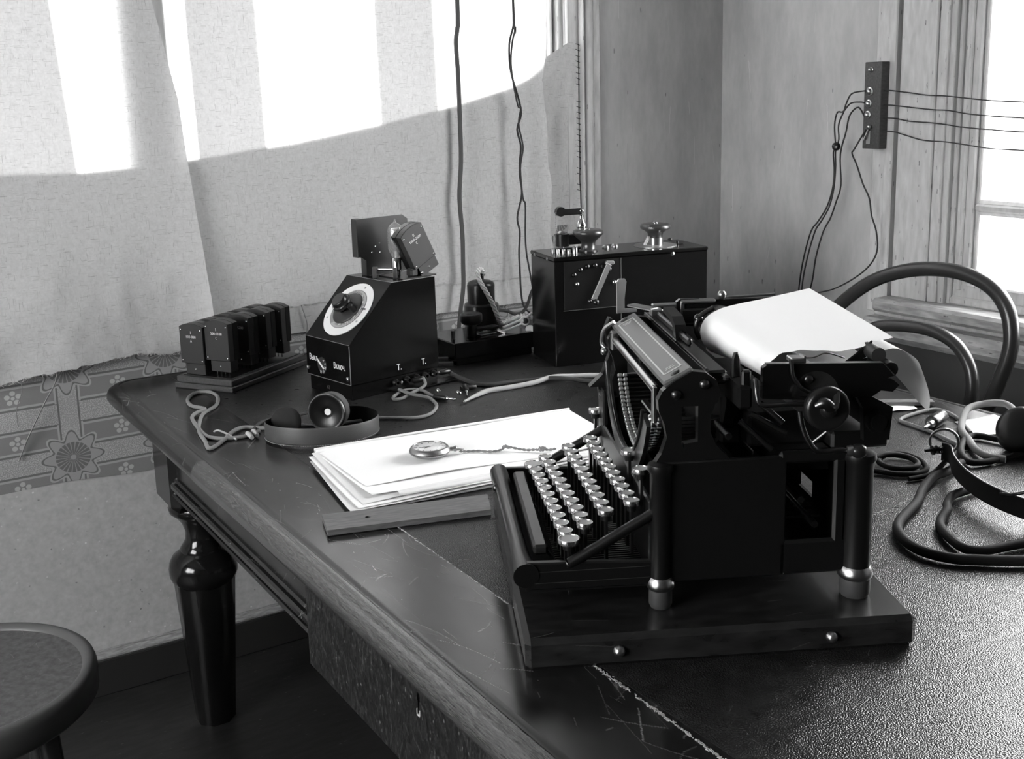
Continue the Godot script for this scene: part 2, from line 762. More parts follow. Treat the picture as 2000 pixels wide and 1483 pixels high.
# ---------------------------------------------------------------- the room
func ring(x0: float, x1: float, z0: float, z1: float, r: float, inset: float, y: float) -> Array:
	# rounded rectangle, 8 points per corner
	var o := []
	var rr := maxf(r - inset, 0.004)
	var c := [Vector2(x1 - r, z1 - r), Vector2(x0 + r, z1 - r), Vector2(x0 + r, z0 + r), Vector2(x1 - r, z0 + r)]
	for k in 4:
		for i in 9:
			var q := PI / 2 * (k + i / 8.0)
			o.append(Vector3(c[k].x + cos(q) * rr + (signf(cos(q)) * 0.0), y, c[k].y + sin(q) * rr))
	if r - inset < 0.004:
		for i in o.size():
			o[i] += Vector3.ZERO
	return o

func room() -> void:
	var b := MB.new()
	b.bx(Vector3(-2.5, -0.12, -2.95), Vector3(2.75, 0.0, 3.5))
	struct("floor", b, M.floor_boards)
	b = MB.new()
	b.bx(Vector3(-2.5, 3.0, -2.95), Vector3(2.75, 3.15, 3.5))
	struct("ceiling", b, M.ceiling_white)
	# curtain wall with its window opening
	b = MB.new()
	b.bx(Vector3(-2.5, 0, -2.95), Vector3(-0.62, 3.0, -2.59))
	b.bx(Vector3(1.80, 0, -2.95), Vector3(2.75, 3.0, -2.59))
	b.bx(Vector3(-0.62, 0, -2.95), Vector3(1.80, 0.98, -2.59))
	b.bx(Vector3(-0.62, 2.4, -2.95), Vector3(1.80, 3.0, -2.59))
	struct("wall_back", b, M.wall_paint)
	# window wall on the right
	b = MB.new()
	b.bx(Vector3(2.375, 0, -2.59), Vector3(2.75, 3.0, -1.79))
	b.bx(Vector3(2.375, 0, -1.79), Vector3(2.75, 0.80, -0.62))
	b.bx(Vector3(2.375, 2.4, -1.79), Vector3(2.75, 3.0, -0.62))
	b.bx(Vector3(2.375, 0, -0.62), Vector3(2.75, 3.0, 3.5))
	struct("wall_right", b, M.wall_paint)
	b = MB.new()
	b.bx(Vector3(-2.5, 0, -2.59), Vector3(-2.2, 3.0, -1.75))
	b.bx(Vector3(-2.5, 0, 0.20), Vector3(-2.2, 3.0, 3.5))
	b.bx(Vector3(-2.5, 0, -1.75), Vector3(-2.2, 0.85, 0.20))
	b.bx(Vector3(-2.5, 2.45, -1.75), Vector3(-2.2, 3.0, 0.20))
	struct("wall_left", b, M.dark_boards)
	b = MB.new()
	b.bx(Vector3(-2.2, 0, 3.2), Vector3(2.375, 3.0, 3.5))
	struct("wall_front", b, M.dark_boards)
	# lower wall under the wallpaper: a coat of plaster
	b = MB.new()
	b.bx(Vector3(-1.2, 0.09, -2.59), Vector3(2.36, 0.56, -2.583))
	struct("trim_1", b, M.plaster)
	# skirting: dark board with a pale worn upper edge
	b = MB.new()
	b.bx(Vector3(-2.2, 0.0, -2.59), Vector3(2.375, 0.088, -2.562), 0.003)
	var sk := struct("baseboard_back", b, M.skirting_dark)
	b = MB.new()
	b.box(Vector3(0.087, 0.098, -2.572), Vector3(4.57, 0.022, 0.034), 0.009)
	obj("baseboard_cap", b, M.skirting_top, sk, "pale worn upper edge of the skirting")
	b = MB.new()
	b.bx(Vector3(2.362, 0.088, -1.96), Vector3(2.375, 0.724, -0.50), 0.002)
	struct("trim_4", b, M.under_sill_dark)  # dark panel on the wall below the sill
	b = MB.new()
	b.bx(Vector3(2.347, 0.0, -2.56), Vector3(2.375, 0.088, 3.2), 0.003)
	struct("baseboard_right", b, M.skirting_dark)

	# ---- window behind the curtains
	b = MB.new()
	b.bx(Vector3(-0.62, 0.98, -2.72), Vector3(1.80, 1.03, -2.60), 0.004)
	b.bx(Vector3(-0.62, 2.34, -2.72), Vector3(1.80, 2.40, -2.60), 0.004)
	b.bx(Vector3(-0.62, 1.03, -2.72), Vector3(-0.56, 2.34, -2.60), 0.004)
	var w := struct("window_1", b, M.worn_paint)
	for s in [[0.612, 0.712, -2.558, -2.66], [-0.08, 0.0, -2.575, -2.66]]:
		b = MB.new()
		b.bx(Vector3(s[0], 1.03, s[2]), Vector3(s[1], 2.34, s[3]), 0.004)
		obj("post", b, M.worn_paint, w)
	b = MB.new()
	b.bx(Vector3(1.72, 1.03, -2.66), Vector3(1.758, 2.34, -2.615), 0.003)
	b.bx(Vector3(1.758, 1.03, -2.66), Vector3(1.772, 2.34, -2.606), 0.004)
	obj("sash_stile", b, M.worn_paint, w)
	b = MB.new()
	b.bx(Vector3(1.772, 1.03, -2.67), Vector3(1.80, 2.34, -2.622), 0.002)
	b.bx(Vector3(1.783, 1.03, -2.63), Vector3(1.80, 2.34, -2.598), 0.002)
	obj("frame_jamb", b, M.worn_paint, w)
	for s in [[-0.56, -0.08], [0.0, 0.612], [0.712, 1.72]]:
		b = MB.new()
		b.bx(Vector3(s[0], 1.03, -2.702), Vector3(s[1], 2.34, -2.698))
		obj("pane", b, M.pane_glass, w)
	# casing at the right of it
	b = MB.new()
	b.bx(Vector3(1.80, 0.80, -2.59), Vector3(1.838, 2.5, -2.578), 0.002)
	var t := struct("trim_2", b, M.worn_paint)
	b = MB.new()
	b.bx(Vector3(1.838, 0.80, -2.59), Vector3(1.846, 2.5, -2.560), 0.003)
	obj("edge_bead", b, M.worn_paint, t)
	b = MB.new()
	b.lathe([[0.0, 0.80], [0.017, 0.80], [0.017, 2.5], [0.0, 2.5]], Transform3D(Basis(), Vector3(1.866, 0, -2.578)), 18)
	obj("round_moulding", b, M.worn_paint, t)
	b = MB.new()
	b.bx(Vector3(1.880, 0.80, -2.59), Vector3(1.908, 2.5, -2.572), 0.004)
	obj("flat_moulding", b, M.worn_paint, t)

	# ---- window on the right
	b = MB.new()
	b.bx(Vector3(2.36, 0.80, -1.782), Vector3(2.43, 2.4, -1.765), 0.002)
	b.bx(Vector3(2.372, 0.80, -1.765), Vector3(2.43, 2.4, -1.752), 0.003)
	b.bx(Vector3(2.382, 0.80, -0.645), Vector3(2.43, 2.4, -0.62), 0.002)
	b.bx(Vector3(2.36, 2.36, -1.765), Vector3(2.43, 2.4, -0.62), 0.002)
	w = struct("window_2", b, M.worn_paint)
	b = MB.new()
	b.bx(Vector3(2.378, 0.86, -1.752), Vector3(2.415, 2.36, -1.706), 0.004)
	b.bx(Vector3(2.372, 0.86, -1.738), Vector3(2.38, 2.36, -1.726), 0.003)
	b.bx(Vector3(2.386, 0.86, -1.706), Vector3(2.408, 2.36, -1.694), 0.003)
	obj("sash_stile", b, M.worn_paint, w)
	b = MB.new()
	b.bx(Vector3(2.378, 0.86, -0.70), Vector3(2.415, 2.36, -0.645), 0.004)
	obj("sash_stile", b, M.worn_paint, w)
	b = MB.new()
	b.bx(Vector3(2.380, 1.048, -1.70), Vector3(2.412, 1.085, -0.70), 0.008)
	b.bx(Vector3(2.374, 1.058, -1.70), Vector3(2.385, 1.075, -0.70), 0.004)
	obj("glazing_bar", b, M.worn_paint, w)
	b = MB.new()
	b.bx(Vector3(2.380, 1.75, -1.70), Vector3(2.412, 1.785, -0.70), 0.008)
	obj("glazing_bar", b, M.worn_paint, w)
	b = MB.new()
	b.bx(Vector3(2.376, 0.835, -1.752), Vector3(2.415, 0.878, -0.645), 0.004)
	b.bx(Vector3(2.366, 0.822, -1.752), Vector3(2.40, 0.845, -0.645), 0.006)
	obj("bottom_rail", b, M.worn_paint, w)
	for s in [[0.878, 1.048], [1.085, 1.75], [1.785, 2.36]]:
		b = MB.new()
		b.bx(Vector3(2.396, s[0], -1.70), Vector3(2.399, s[1], -0.70))
		obj("pane", b, M.pane_glass, w)
	# outer sash and whitewashed reveal seen through the panes
	b = MB.new()
	b.bx(Vector3(2.62, 0.80, -1.79), Vector3(2.66, 2.4, -1.725), 0.004)
	b.bx(Vector3(2.625, 1.05, -1.79), Vector3(2.655, 1.08, -0.62), 0.004)
	obj("outer_sash", b, M.outer_paint, w)
	b = MB.new()
	b.bx(Vector3(2.43, 0.80, -1.795), Vector3(2.75, 2.4, -1.782))
	b.bx(Vector3(2.43, 0.78, -1.79), Vector3(2.75, 0.81, -0.62))
	obj("reveal", b, M.outer_paint, w)
	# sill: upper board, rounded nosing, board below
	b = MB.new()
	b.bx(Vector3(2.29, 0.790, -1.93), Vector3(2.40, 0.824, -0.55), 0.008)
	obj("sill_board", b, M.worn_sill, w)
	b = MB.new()
	b.bx(Vector3(2.262, 0.722, -1.955), Vector3(2.375, 0.776, -0.52), 0.018)
	obj("sill_nosing", b, M.worn_sill, w)
	b = MB.new()
	b.bx(Vector3(2.315, 0.775, -1.94), Vector3(2.375, 0.792, -0.53), 0.004)
	obj("sill_fillet", b, M.worn_paint, w)
	# casing boards between wall and window
	b = MB.new()
	b.bx(Vector3(2.345, 0.776, -1.988), Vector3(2.375, 2.5, -1.948), 0.003)
	t = struct("trim_3", b, M.worn_paint)
	b = MB.new()
	b.bx(Vector3(2.339, 0.776, -1.948), Vector3(2.375, 2.5, -1.921), 0.003)
	obj("casing_strip", b, M.worn_paint, t)
	b = MB.new()
	b.bx(Vector3(2.366, 0.776, -1.921), Vector3(2.375, 2.5, -1.912))
	obj("open_joint", b, M.worn_paint, t)
	b = MB.new()
	b.bx(Vector3(2.345, 0.824, -1.912), Vector3(2.375, 2.5, -1.806), 0.003)
	obj("casing_board", b, M.worn_paint, t)
	b = MB.new()
	b.bx(Vector3(2.350, 0.824, -1.806), Vector3(2.375, 2.5, -1.78), 0.003)
	obj("casing_strip", b, M.worn_paint, t)
	# broad window in the left wall, outside the picture: it gives the highlights on the table edge and the leg
	b = MB.new()
	b.bx(Vector3(-2.30, 0.85, -1.75), Vector3(-2.24, 2.45, -1.69), 0.004)
	b.bx(Vector3(-2.30, 0.85, 0.14), Vector3(-2.24, 2.45, 0.20), 0.004)
	b.bx(Vector3(-2.30, 0.85, -1.69), Vector3(-2.24, 0.91, 0.14), 0.004)
	b.bx(Vector3(-2.30, 2.39, -1.69), Vector3(-2.24, 2.45, 0.14), 0.004)
	b.bx(Vector3(-2.30, 0.91, -0.81), Vector3(-2.24, 2.39, -0.74), 0.004)
	w = struct("window_3", b, M.worn_paint)
	for s in [[-1.69, -0.81], [-0.74, 0.14]]:
		b = MB.new()
		b.bx(Vector3(-2.272, 0.91, s[0]), Vector3(-2.268, 2.39, s[1]))
		obj("pane", b, M.pane_glass, w)

# ---------------------------------------------------------------- hangings
var wob := FastNoiseLite.new()

func ripple(x: float, y: float, amp: float, sd: float) -> float:
	return amp * (wob.get_noise_3d(x * 260.0, y * 60.0, sd) * 1.0 + 0.55 * wob.get_noise_3d(x * 700.0, y * 420.0, sd + 50.0) + 0.25 * wob.get_noise_3d(x * 1700.0, y * 1500.0, sd + 90.0))

func rag(x: float, sd: float) -> float:
	return 0.004 * wob.get_noise_2d(x * 2400.0, sd) + 0.003 * wob.get_noise_2d(x * 9000.0, sd + 30.0)

func lerp_table(tb: Array, k: float) -> float:
	if k <= tb[0][0]:
		return tb[0][1]
	for i in range(1, tb.size()):
		if k <= tb[i][0]:
			return lerpf(tb[i - 1][1], tb[i][1], inverse_lerp(tb[i - 1][0], tb[i][0], k))
	return tb[-1][1]

func fringe(o: Node3D, tb: Array, x0: float, x1: float, z: float, count: int, sd: int, m: Material) -> void:
	# loose threads along a torn lower edge
	var r := RandomNumberGenerator.new()
	r.seed = sd
	var b := MB.new()
	for k in count:
		var x := r.randf_range(x0, x1)
		var y := lerp_table(tb, x) + rag(x, float(sd)) + 0.002
		var l := r.randf_range(0.002, 0.008)
		b.tube([Vector3(x, y, z), Vector3(x + r.randfn(0, 0.002), y - l * 0.6, z + 0.001), Vector3(x + r.randfn(0, 0.004), y - l, z + 0.002)], 0.0005, 3)
	var f := obj("fringe", b, m, o)
	f.set_meta("kind", "stuff")

func hang_a(x: float, y: float) -> float:
	return -2.546 + ripple(x, y, lerpf(0.015, 0.0022, clampf((y - 1.02) * 6.0, 0.0, 1.0)), 1.0)

func hang_b(x: float, y: float) -> float:
	return -2.560 + ripple(x, y, lerpf(0.010, 0.004, clampf((y - 1.1) * 5.0, 0.0, 1.0)), 2.0)

func hangings() -> void:
	wob.seed = 8
	wob.frequency = 0.01
	wob.fractal_octaves = 2
	# patterned wallpaper, its lower edge uneven
	var b := MB.new()
	var rows := []
	for i in 9:
		var row := []
		for j in 65:
			var x := -1.0 + 2.82 * j / 64.0
			var low := 0.527 + 0.004 * sin(x * 7.0) + 0.003 * sin(x * 19.0)
			var y := lerpf(low, 1.0, i / 8.0)
			row.append(Vector3(x, y, -2.5805 + 0.0012 * sin(x * 9.0 + y * 5.0)))
		rows.append(row)
	b.grid(rows)
	for i in b.t.size():
		b.t[i] = Vector2((b.v[i].x - 0.431) / 0.222 + 0.5, -(b.v[i].y - 0.585 - (b.v[i].x - 0.431) * 0.012) / 0.208 + 0.5)
	tag(obj("wallpaper_strip", b, M.wallpaper), "patterned wallpaper strip with round medallions under the curtains", "wallpaper")
	# inner cloths that shut the lower half of the window
	b = MB.new()
	rows = []
	for i in 37:
		var row := []
		for j in 81:
			var x := -0.70 + 1.33 * j / 80.0
			var top := 1.222 + 0.002 * sin(x * 23.0)
			var y := lerpf(0.86, top, i / 36.0)
			row.append(Vector3(x, y, hang_a(x, y) - 0.0035))
		rows.append(row)
	b.grid(rows)
	tag(obj("inner_cloth", b, M.sacking), "inner cloth with level top edge behind the left curtain", "cloth")
	b = MB.new()
	rows = []
	var diag := [[0.6, 1.215], [0.722, 1.231], [1.0, 1.262], [1.238, 1.30], [1.42, 1.335], [1.60, 1.378], [1.66, 1.402], [1.70, 1.432], [1.72, 1.455], [1.76, 1.476], [1.80, 1.496], [1.824, 1.502], [1.83, 1.490]]
	for i in 49:
		var row := []
		for j in 121:
			var s := j / 120.0
			var x := 0.60 + 1.232 * s
			var top := lerp_table(diag, x)
			var y := lerpf(0.80, top, i / 48.0)
			var k := clampf((x - 1.68) / 0.15, 0.0, 1.0)
			# creases drawn from the pinned upper corner downwards
			var fan := atan2(x - 1.835, 1.53 - y)
			var sag := sin(PI * clampf((x - 1.685) / 0.145, 0.0, 1.0)) * clampf((1.50 - y) * 5.0, 0.0, 1.0)
			var z := hang_b(x, y) - 0.0035 - 0.018 * sag - 0.010 * k + 0.010 * k * sin(fan * 26.0) * clampf((1.52 - y) * 6.0, 0.2, 1.0) * (1.0 - k * 0.7)
			row.append(Vector3(x - 0.012 * clampf((1.2 - y) * 2.0, -0.3, 1.0) * k * 0.0, y, z))
		rows.append(row)
	b.grid(rows)
	var c := tag(obj("inner_cloth", b, M.sacking), "inner cloth with slanting top edge stitched beside the casing", "cloth")
	for k in 27:
		if k in [8, 9, 21, 24]:
			continue
		b = MB.new()
		var y := 1.492 - 0.0152 * k
		var tilt := 0.25 * sin(k * 2.3)
		var x := 1.824 + 0.0
		b.bar(Vector3(x - 0.006, y + 0.003 * tilt, -2.564), Vector3(x + 0.006, y - 0.004, -2.563), 0.0022, 0.0015)
		obj("stitch", b, M.thread_dark, c)
	# narrow strips of the same linen hung behind the curtains: double cloth lets less light through
	for q in [[-0.04, 0.352, 0.492, 0.0, "left end of the left curtain"], [0.745, 0.765, 0.925, 0.0, "near the meeting edge of the curtains"], [1.225, 1.225, 1.385, 0.0, "middle of the right curtain"]]:
		b = MB.new()
		rows = []
		for i in 41:
			var row := []
			for j in 17:
				var y := lerpf(1.15, 2.3, i / 40.0)
				var left: float = q[0] if q[0] < 0.0 else q[1] - 0.02 * (y - 1.25)
				var right: float = q[2] - (0.06 if q[0] < 0.0 else 0.02) * (y - 1.25)
				var x := lerpf(left, right, j / 16.0)
				row.append(Vector3(x, y, (hang_a(x, y) if x < 0.6 else hang_b(x, y)) - 0.0022))
			rows.append(row)
		b.grid(rows)
		tag(obj("curtain_strip", b, M.linen), "narrow inner linen strip showing as a grey band, " + q[4], "curtain", "inner linen strips behind the curtains")
	# left curtain
	var redge := [[0.6, 0.775], [0.87, 0.757], [1.05, 0.744], [1.23, 0.731], [1.36, 0.722], [1.47, 0.702], [1.57, 0.683], [1.75, 0.64], [2.3, 0.50]]
	var low_a := [[-0.2, 0.772], [0.298, 0.781], [0.40, 0.793], [0.50, 0.800], [0.58, 0.806], [0.66, 0.796], [0.76, 0.800]]
	b = MB.new()
	rows = []
	for i in 91:
		var row := []
		for j in 151:
			var s := j / 150.0
			var yk := i / 90.0
			var ytop := lerpf(0.79, 2.3, yk)
			var xr := lerp_table(redge, ytop)
			var x := lerpf(-0.70, xr, s)
			var low: float = lerp_table(low_a, x) + rag(x, 3.0)
			var y := lerpf(low, 2.3, yk)
			var lip := clampf((s - 0.965) / 0.035, 0.0, 1.0)
			var z := hang_a(x, y) + 0.026 * lip * lip * clampf((1.3 - y) * 3.0, 0.10, 1.0)
			row.append(Vector3(x, y, z))
		rows.append(row)
	b.grid(rows)
	c = tag(obj("curtain", b, M.linen), "left linen curtain with frayed hem above medallion wallpaper", "curtain", "linen window curtains")
	fringe(c, low_a, 0.2, 0.75, -2.548, 170, 3, M.thread_light)
	b = MB.new()
	b.tube(spl(vs([[0.413, 0.80, -2.545], [0.402, 0.765, -2.548], [0.382, 0.73, -2.555], [0.35, 0.67, -2.565], [0.328, 0.625, -2.572], [0.318, 0.60, -2.575]])), 0.0016, 5)
	obj("loose_thread", b, M.thread_grey, c)
	b = MB.new()
	b.tube(spl(vs([[0.335, 0.787, -2.545], [0.336, 0.76, -2.55], [0.322, 0.72, -2.556], [0.322, 0.68, -2.56]])), 0.0009, 5)
	obj("loose_thread", b, M.thread_grey, c)
	# right curtain, torn along its right edge
	var low_b := [[0.6, 0.86], [0.99, 0.868], [1.2, 0.872], [1.38, 0.878], [1.50, 0.872], [1.66, 0.868], [1.72, 0.872]]
	var redge_b := [[0.6, 1.725], [0.87, 1.722], [1.0, 1.706], [1.12, 1.712], [1.18, 1.702], [1.30, 1.707], [1.36, 1.699], [1.40, 1.700], [1.46, 1.716], [1.6, 1.722], [2.3, 1.74]]
	b = MB.new()
	rows = []
	for i in 101:
		var row := []
		for j in 141:
			var s := j / 140.0
			var yk := i / 100.0
			var xr := lerp_table(redge_b, lerpf(0.87, 2.3, yk)) + 0.003 * wob.get_noise_2d(i * 300.0, 5.0)
			var x := lerpf(0.60, xr, s)
			var low: float = lerp_table(low_b, x) + rag(x, 7.0)
			var y := lerpf(low, 2.3, yk)
			var lip := clampf((s - 0.94) / 0.06, 0.0, 1.0)
			var z := hang_b(x, y) + 0.020 * lip * lip * clampf((1.45 - y) * 4.0, 0.0, 1.0)
			row.append(Vector3(x, y, z))
		rows.append(row)
	b.grid(rows)
	c = tag(obj("curtain", b, M.linen), "right linen curtain with torn side edge beside the window casing", "curtain", "linen window curtains")
	fringe(c, low_b, 0.78, 1.72, -2.562, 200, 7, M.thread_light)
	b = MB.new()
	b.tube(spl(vs([[0.985, 0.87, -2.56], [0.992, 0.845, -2.56], [0.998, 0.82, -2.562], [0.996, 0.79, -2.565]])), 0.0011, 5)
	obj("loose_thread", b, M.thread_grey, c)
	# cables hanging in front of the curtains
	b = MB.new()
	b.tube(spl(vs([[1.44, 2.2, -2.53], [1.437, 1.597, -2.535], [1.435, 1.531, -2.535], [1.429, 1.492, -2.535], [1.432, 1.412, -2.535], [1.433, 1.286, -2.535], [1.432, 1.195, -2.535], [1.424, 1.103, -2.535], [1.429, 1.009, -2.535], [1.429, 0.922, -2.537], [1.428, 0.868, -2.538], [1.415, 0.79, -2.538], [1.412, 0.72, -2.545], [1.412, 0.55, -2.55]])), 0.0058, 8)
	tag(obj("hanging_cable", b, M.cable_weave), "thick woven cable hanging down in front of the curtain", "cable")
	b = MB.new()
	var z := -2.522
	b.tube(spl(vs([[1.59, 2.2, z], [1.593, 1.599, z], [1.594, 1.541, z], [1.579, 1.487, z], [1.582, 1.419, z], [1.605, 1.345, z], [1.610, 1.308, z], [1.597, 1.271, z], [1.607, 1.229, z], [1.603, 1.186, z], [1.602, 1.149, z], [1.607, 1.101, z], [1.591, 1.040, z], [1.598, 1.0, z], [1.594, 0.947, z], [1.595, 0.907, z], [1.598, 0.83, z], [1.608, 0.793, z], [1.621, 0.775, z + 0.02]])), 0.0026, 6)
	tag(obj("bell_wire", b, M.cord_dark), "thin dark wire twisted loosely beside the torn curtain edge", "wire", "pair of thin wires by the torn curtain edge")
	b = MB.new()
	z = -2.517
	b.tube(spl(vs([[1.585, 2.2, z], [1.592, 1.572, z], [1.596, 1.532, z], [1.586, 1.496, z], [1.580, 1.451, z], [1.583, 1.405, z], [1.598, 1.332, z], [1.607, 1.327, z], [1.599, 1.285, z], [1.609, 1.238, z], [1.610, 1.215, z], [1.601, 1.168, z], [1.607, 1.091, z], [1.614, 1.072, z], [1.612, 0.995, z], [1.614, 0.946, z], [1.621, 0.905, z], [1.631, 0.847, z], [1.633, 0.79, z], [1.629, 0.775, z + 0.02]])), 0.0023, 6)
	tag(obj("bell_wire", b, M.cord_dark), "thin dark wire that drops nearest the receiver box", "wire", "pair of thin wires by the torn curtain edge")

# ---------------------------------------------------------------- table
const TY := 0.76

func loft(b: MB, rings: Array) -> void:
	b.grid(rings, true)

func table() -> void:
	var t := thing("writing_table", "large dark polished writing table with rounded edge and turned leg", "table", Vector3(1.165, 0, -1.4))
	var o := Vector3(-1.165, 0, 1.4)
	var x0 := 0.492
	var x1 := 1.832
	var z0 := -2.535
	var z1 := -0.22
	var rings := []
	for p in [[0.060, 0.709], [0.034, 0.709], [0.030, 0.712], [0.028, 0.717], [0.014, 0.718], [0.005, 0.724], [0.0, 0.734], [0.001, 0.744], [0.006, 0.753], [0.014, 0.7585], [0.024, 0.7595], [0.027, 0.7575], [0.030, 0.7595], [0.036, 0.76]]:
		var row := []
		for q in ring(x0, x1, z0, z1, 0.075, p[0], p[1]):
			row.append(q + o)
		rings.append(row)
	rings.reverse()
	var b := MB.new()
	b.grid(rings, true)
	b.face(rings[0], Vector3.UP)
	b.face(rings[-1], Vector3.DOWN)
	obj("table_top", b, M.table_wood, t)
	# rubbed left edge moulding, highlight put into its paler colour, against the dark corner
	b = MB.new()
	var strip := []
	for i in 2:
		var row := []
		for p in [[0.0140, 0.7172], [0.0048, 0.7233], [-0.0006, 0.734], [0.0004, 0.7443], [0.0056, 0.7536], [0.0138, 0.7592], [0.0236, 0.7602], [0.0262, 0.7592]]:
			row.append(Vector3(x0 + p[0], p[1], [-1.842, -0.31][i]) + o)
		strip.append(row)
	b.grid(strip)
	obj("rubbed_highlight_moulding", b, M.rubbed_highlight_wood, t, "rubbed edge moulding with its highlight put into the pale colour")
	# oilcloth let into the top
	b = MB.new()
	b.bx(Vector3(0.652, 0.759, -2.40) + o, Vector3(1.70, 0.7602, -0.34) + o, 0.0001)
	obj("oilcloth_panel", b, M.oilcloth, t, "pebbled dark oilcloth panel")
	# frayed pale edges of the oilcloth
	var r := RandomNumberGenerator.new()
	r.seed = 5
	for run in [[Vector3(0.650, 0.7604, -0.995), Vector3(0.640, 0.7604, -0.60), 0.0030, 420], [Vector3(0.652, 0.7603, -1.42), Vector3(0.650, 0.7603, -1.02), 0.0012, 150], [Vector3(1.17, 0.7604, -1.008), Vector3(1.45, 0.7604, -1.035), 0.0016, 200]]:
		b = MB.new()
		for k in run[3]:
			var s := r.randf()
			var thick := 0.35 + 0.65 * absf(wob.get_noise_1d(s * 900.0 + run[3])) * 2.0
			var p: Vector3 = run[0].lerp(run[1], s) + o + Vector3(r.randfn(0, run[2] * 0.45 * thick), 0, r.randfn(0, run[2] * 0.45 * thick))
			b.box(p, Vector3(r.randf_range(0.0004, 0.0010), 0.0004, r.randf_range(0.001, 0.005)), 0.0, Basis(Vector3.UP, r.randfn(0.0 if run[0].x < 1.0 else 1.5, 0.45)))
		var fr := obj("frayed_edge", b, M.bare_fibre, t, "pale frayed edge of the oilcloth")
		fr.set_meta("kind", "stuff")
	# aprons with moulded lower edge
	var ap := [[Vector3(0.573, 0.596, -2.26), Vector3(0.598, 0.710, -1.452)], [Vector3(0.573, 0.596, -0.62), Vector3(0.598, 0.710, -0.43)], [Vector3(1.746, 0.596, -2.44), Vector3(1.772, 0.704, -0.31)], [Vector3(0.60, 0.596, -2.475), Vector3(1.73, 0.704, -2.45)], [Vector3(0.60, 0.596, -0.305), Vector3(1.73, 0.704, -0.28)]]
	for a in ap:
		b = MB.new()
		b.bx(a[0] + o, a[1] + o, 0.001)
		obj("apron", b, M.table_wood, t)
	for zz in [[-2.26, -1.452], [-0.62, -0.43]]:
		b = MB.new()
		for q in [[0.566, 0.594, 0.004], [0.559, 0.582, 0.0075], [0.566, 0.570, 0.004], [0.560, 0.563, 0.0035]]:
			b.bx(Vector3(q[0], q[1] - q[2], zz[0]) + o, Vector3(0.600, q[1] + q[2], zz[1]) + o, 0.0035)
		obj("apron_moulding", b, M.table_wood, t)
	# legs: square block, neck, bulb, eight-sided taper
	for c in [Vector3(0.631, 0, -2.325), Vector3(1.69, 0, -2.325), Vector3(0.631, 0, -0.36), Vector3(1.69, 0, -0.36)]:
		b = MB.new()
		b.bx(Vector3(c.x - 0.072, 0.515, c.z - 0.072) + o, Vector3(c.x + 0.072, 0.710, c.z + 0.072) + o, 0.016)
		var xf := Transform3D(Basis(Vector3.UP, PI / 8), c + o)
		b.lathe([[0.034, 0.405], [0.046, 0.409], [0.068, 0.398 + 0.012], [0.070, 0.412], [0.040, 0.420], [0.033, 0.432], [0.032, 0.450], [0.038, 0.470], [0.050, 0.487], [0.062, 0.497], [0.064, 0.507], [0.058, 0.518]].slice(4), xf, 28)
		b.lathe([[0.060, 0.330], [0.0685, 0.340], [0.073, 0.352], [0.0735, 0.366], [0.071, 0.380], [0.064, 0.393], [0.052, 0.402], [0.046, 0.406], [0.046, 0.411], [0.040, 0.420]], xf, 28)
		b.lathe([[0.0, 0.0], [0.043, 0.0], [0.066, 0.336], [0.0, 0.336]], xf, 8)
		obj("leg", b, M.leg_wood, t)
	# drawer: the front board is cut through by the keyhole, so it is made in two halves that meet on its axis
	b = MB.new()
	var zk := -1.093
	var notch := [[0.0, 0.643], [0.0020, 0.643], [0.0020, 0.659], [0.0034, 0.661], [0.0036, 0.666], [0.0024, 0.670], [0.0, 0.671]]
	for sg in [-1.0, 1.0]:
		var zo: float = -1.445 if sg < 0.0 else -0.63
		var pl := PackedVector2Array([Vector2(zo, 0.552), Vector2(zk, 0.552)])
		for q in notch:
			pl.append(Vector2(zk + sg * q[0], q[1]))
		pl.append(Vector2(zk, 0.711))
		pl.append(Vector2(zo, 0.711))
		b.prism(pl, 0.021, Transform3D(Basis(Vector3(0, 0, 1), Vector3.UP, Vector3(-1, 0, 0)), Vector3(0.5455, 0, 0) + o))
	var d := obj("drawer_front", b, M.pitted_wood, t, "drawer front, chipped and pitted, with a keyhole")
	b = MB.new()
	b.bx(Vector3(0.580, 0.565, -1.42) + o, Vector3(1.0, 0.690, -0.66) + o)
	b.bx(Vector3(0.556, 0.565, -1.43) + o, Vector3(0.580, 0.700, -1.40) + o)
	b.bx(Vector3(0.556, 0.565, -0.68) + o, Vector3(0.580, 0.700, -0.65) + o)
	obj("drawer_box", b, M.leg_wood, t)
	b = MB.new()
	b.box(Vector3(0.5346, 0.6415, zk) + o, Vector3(0.0010, 0.0020, 0.007))
	b.box(Vector3(0.5346, 0.6455, zk - 0.0035) + o, Vector3(0.0010, 0.007, 0.0014))
	b.box(Vector3(0.5346, 0.6455, zk + 0.0035) + o, Vector3(0.0010, 0.007, 0.0014))
	obj("keyhole_lining", b, M.bare_fibre, d, "pale chipped rim of the keyhole")

# ---------------------------------------------------------------- typewriter
const TW_AT := Vector3(0.584, 0.76, -0.932)
const TW_TURN := -0.4712389

func rim_arc(b: MB, x: float, cy: float, cz: float, r: float, a0: float, a1: float, th: float) -> void:
	var p := []
	for i in 25:
		var q := lerpf(a0, a1, i / 24.0)
		p.append(Vector3(x, cy - cos(q) * r, cz + sin(q) * r))
	b.tube(p, th, 8)

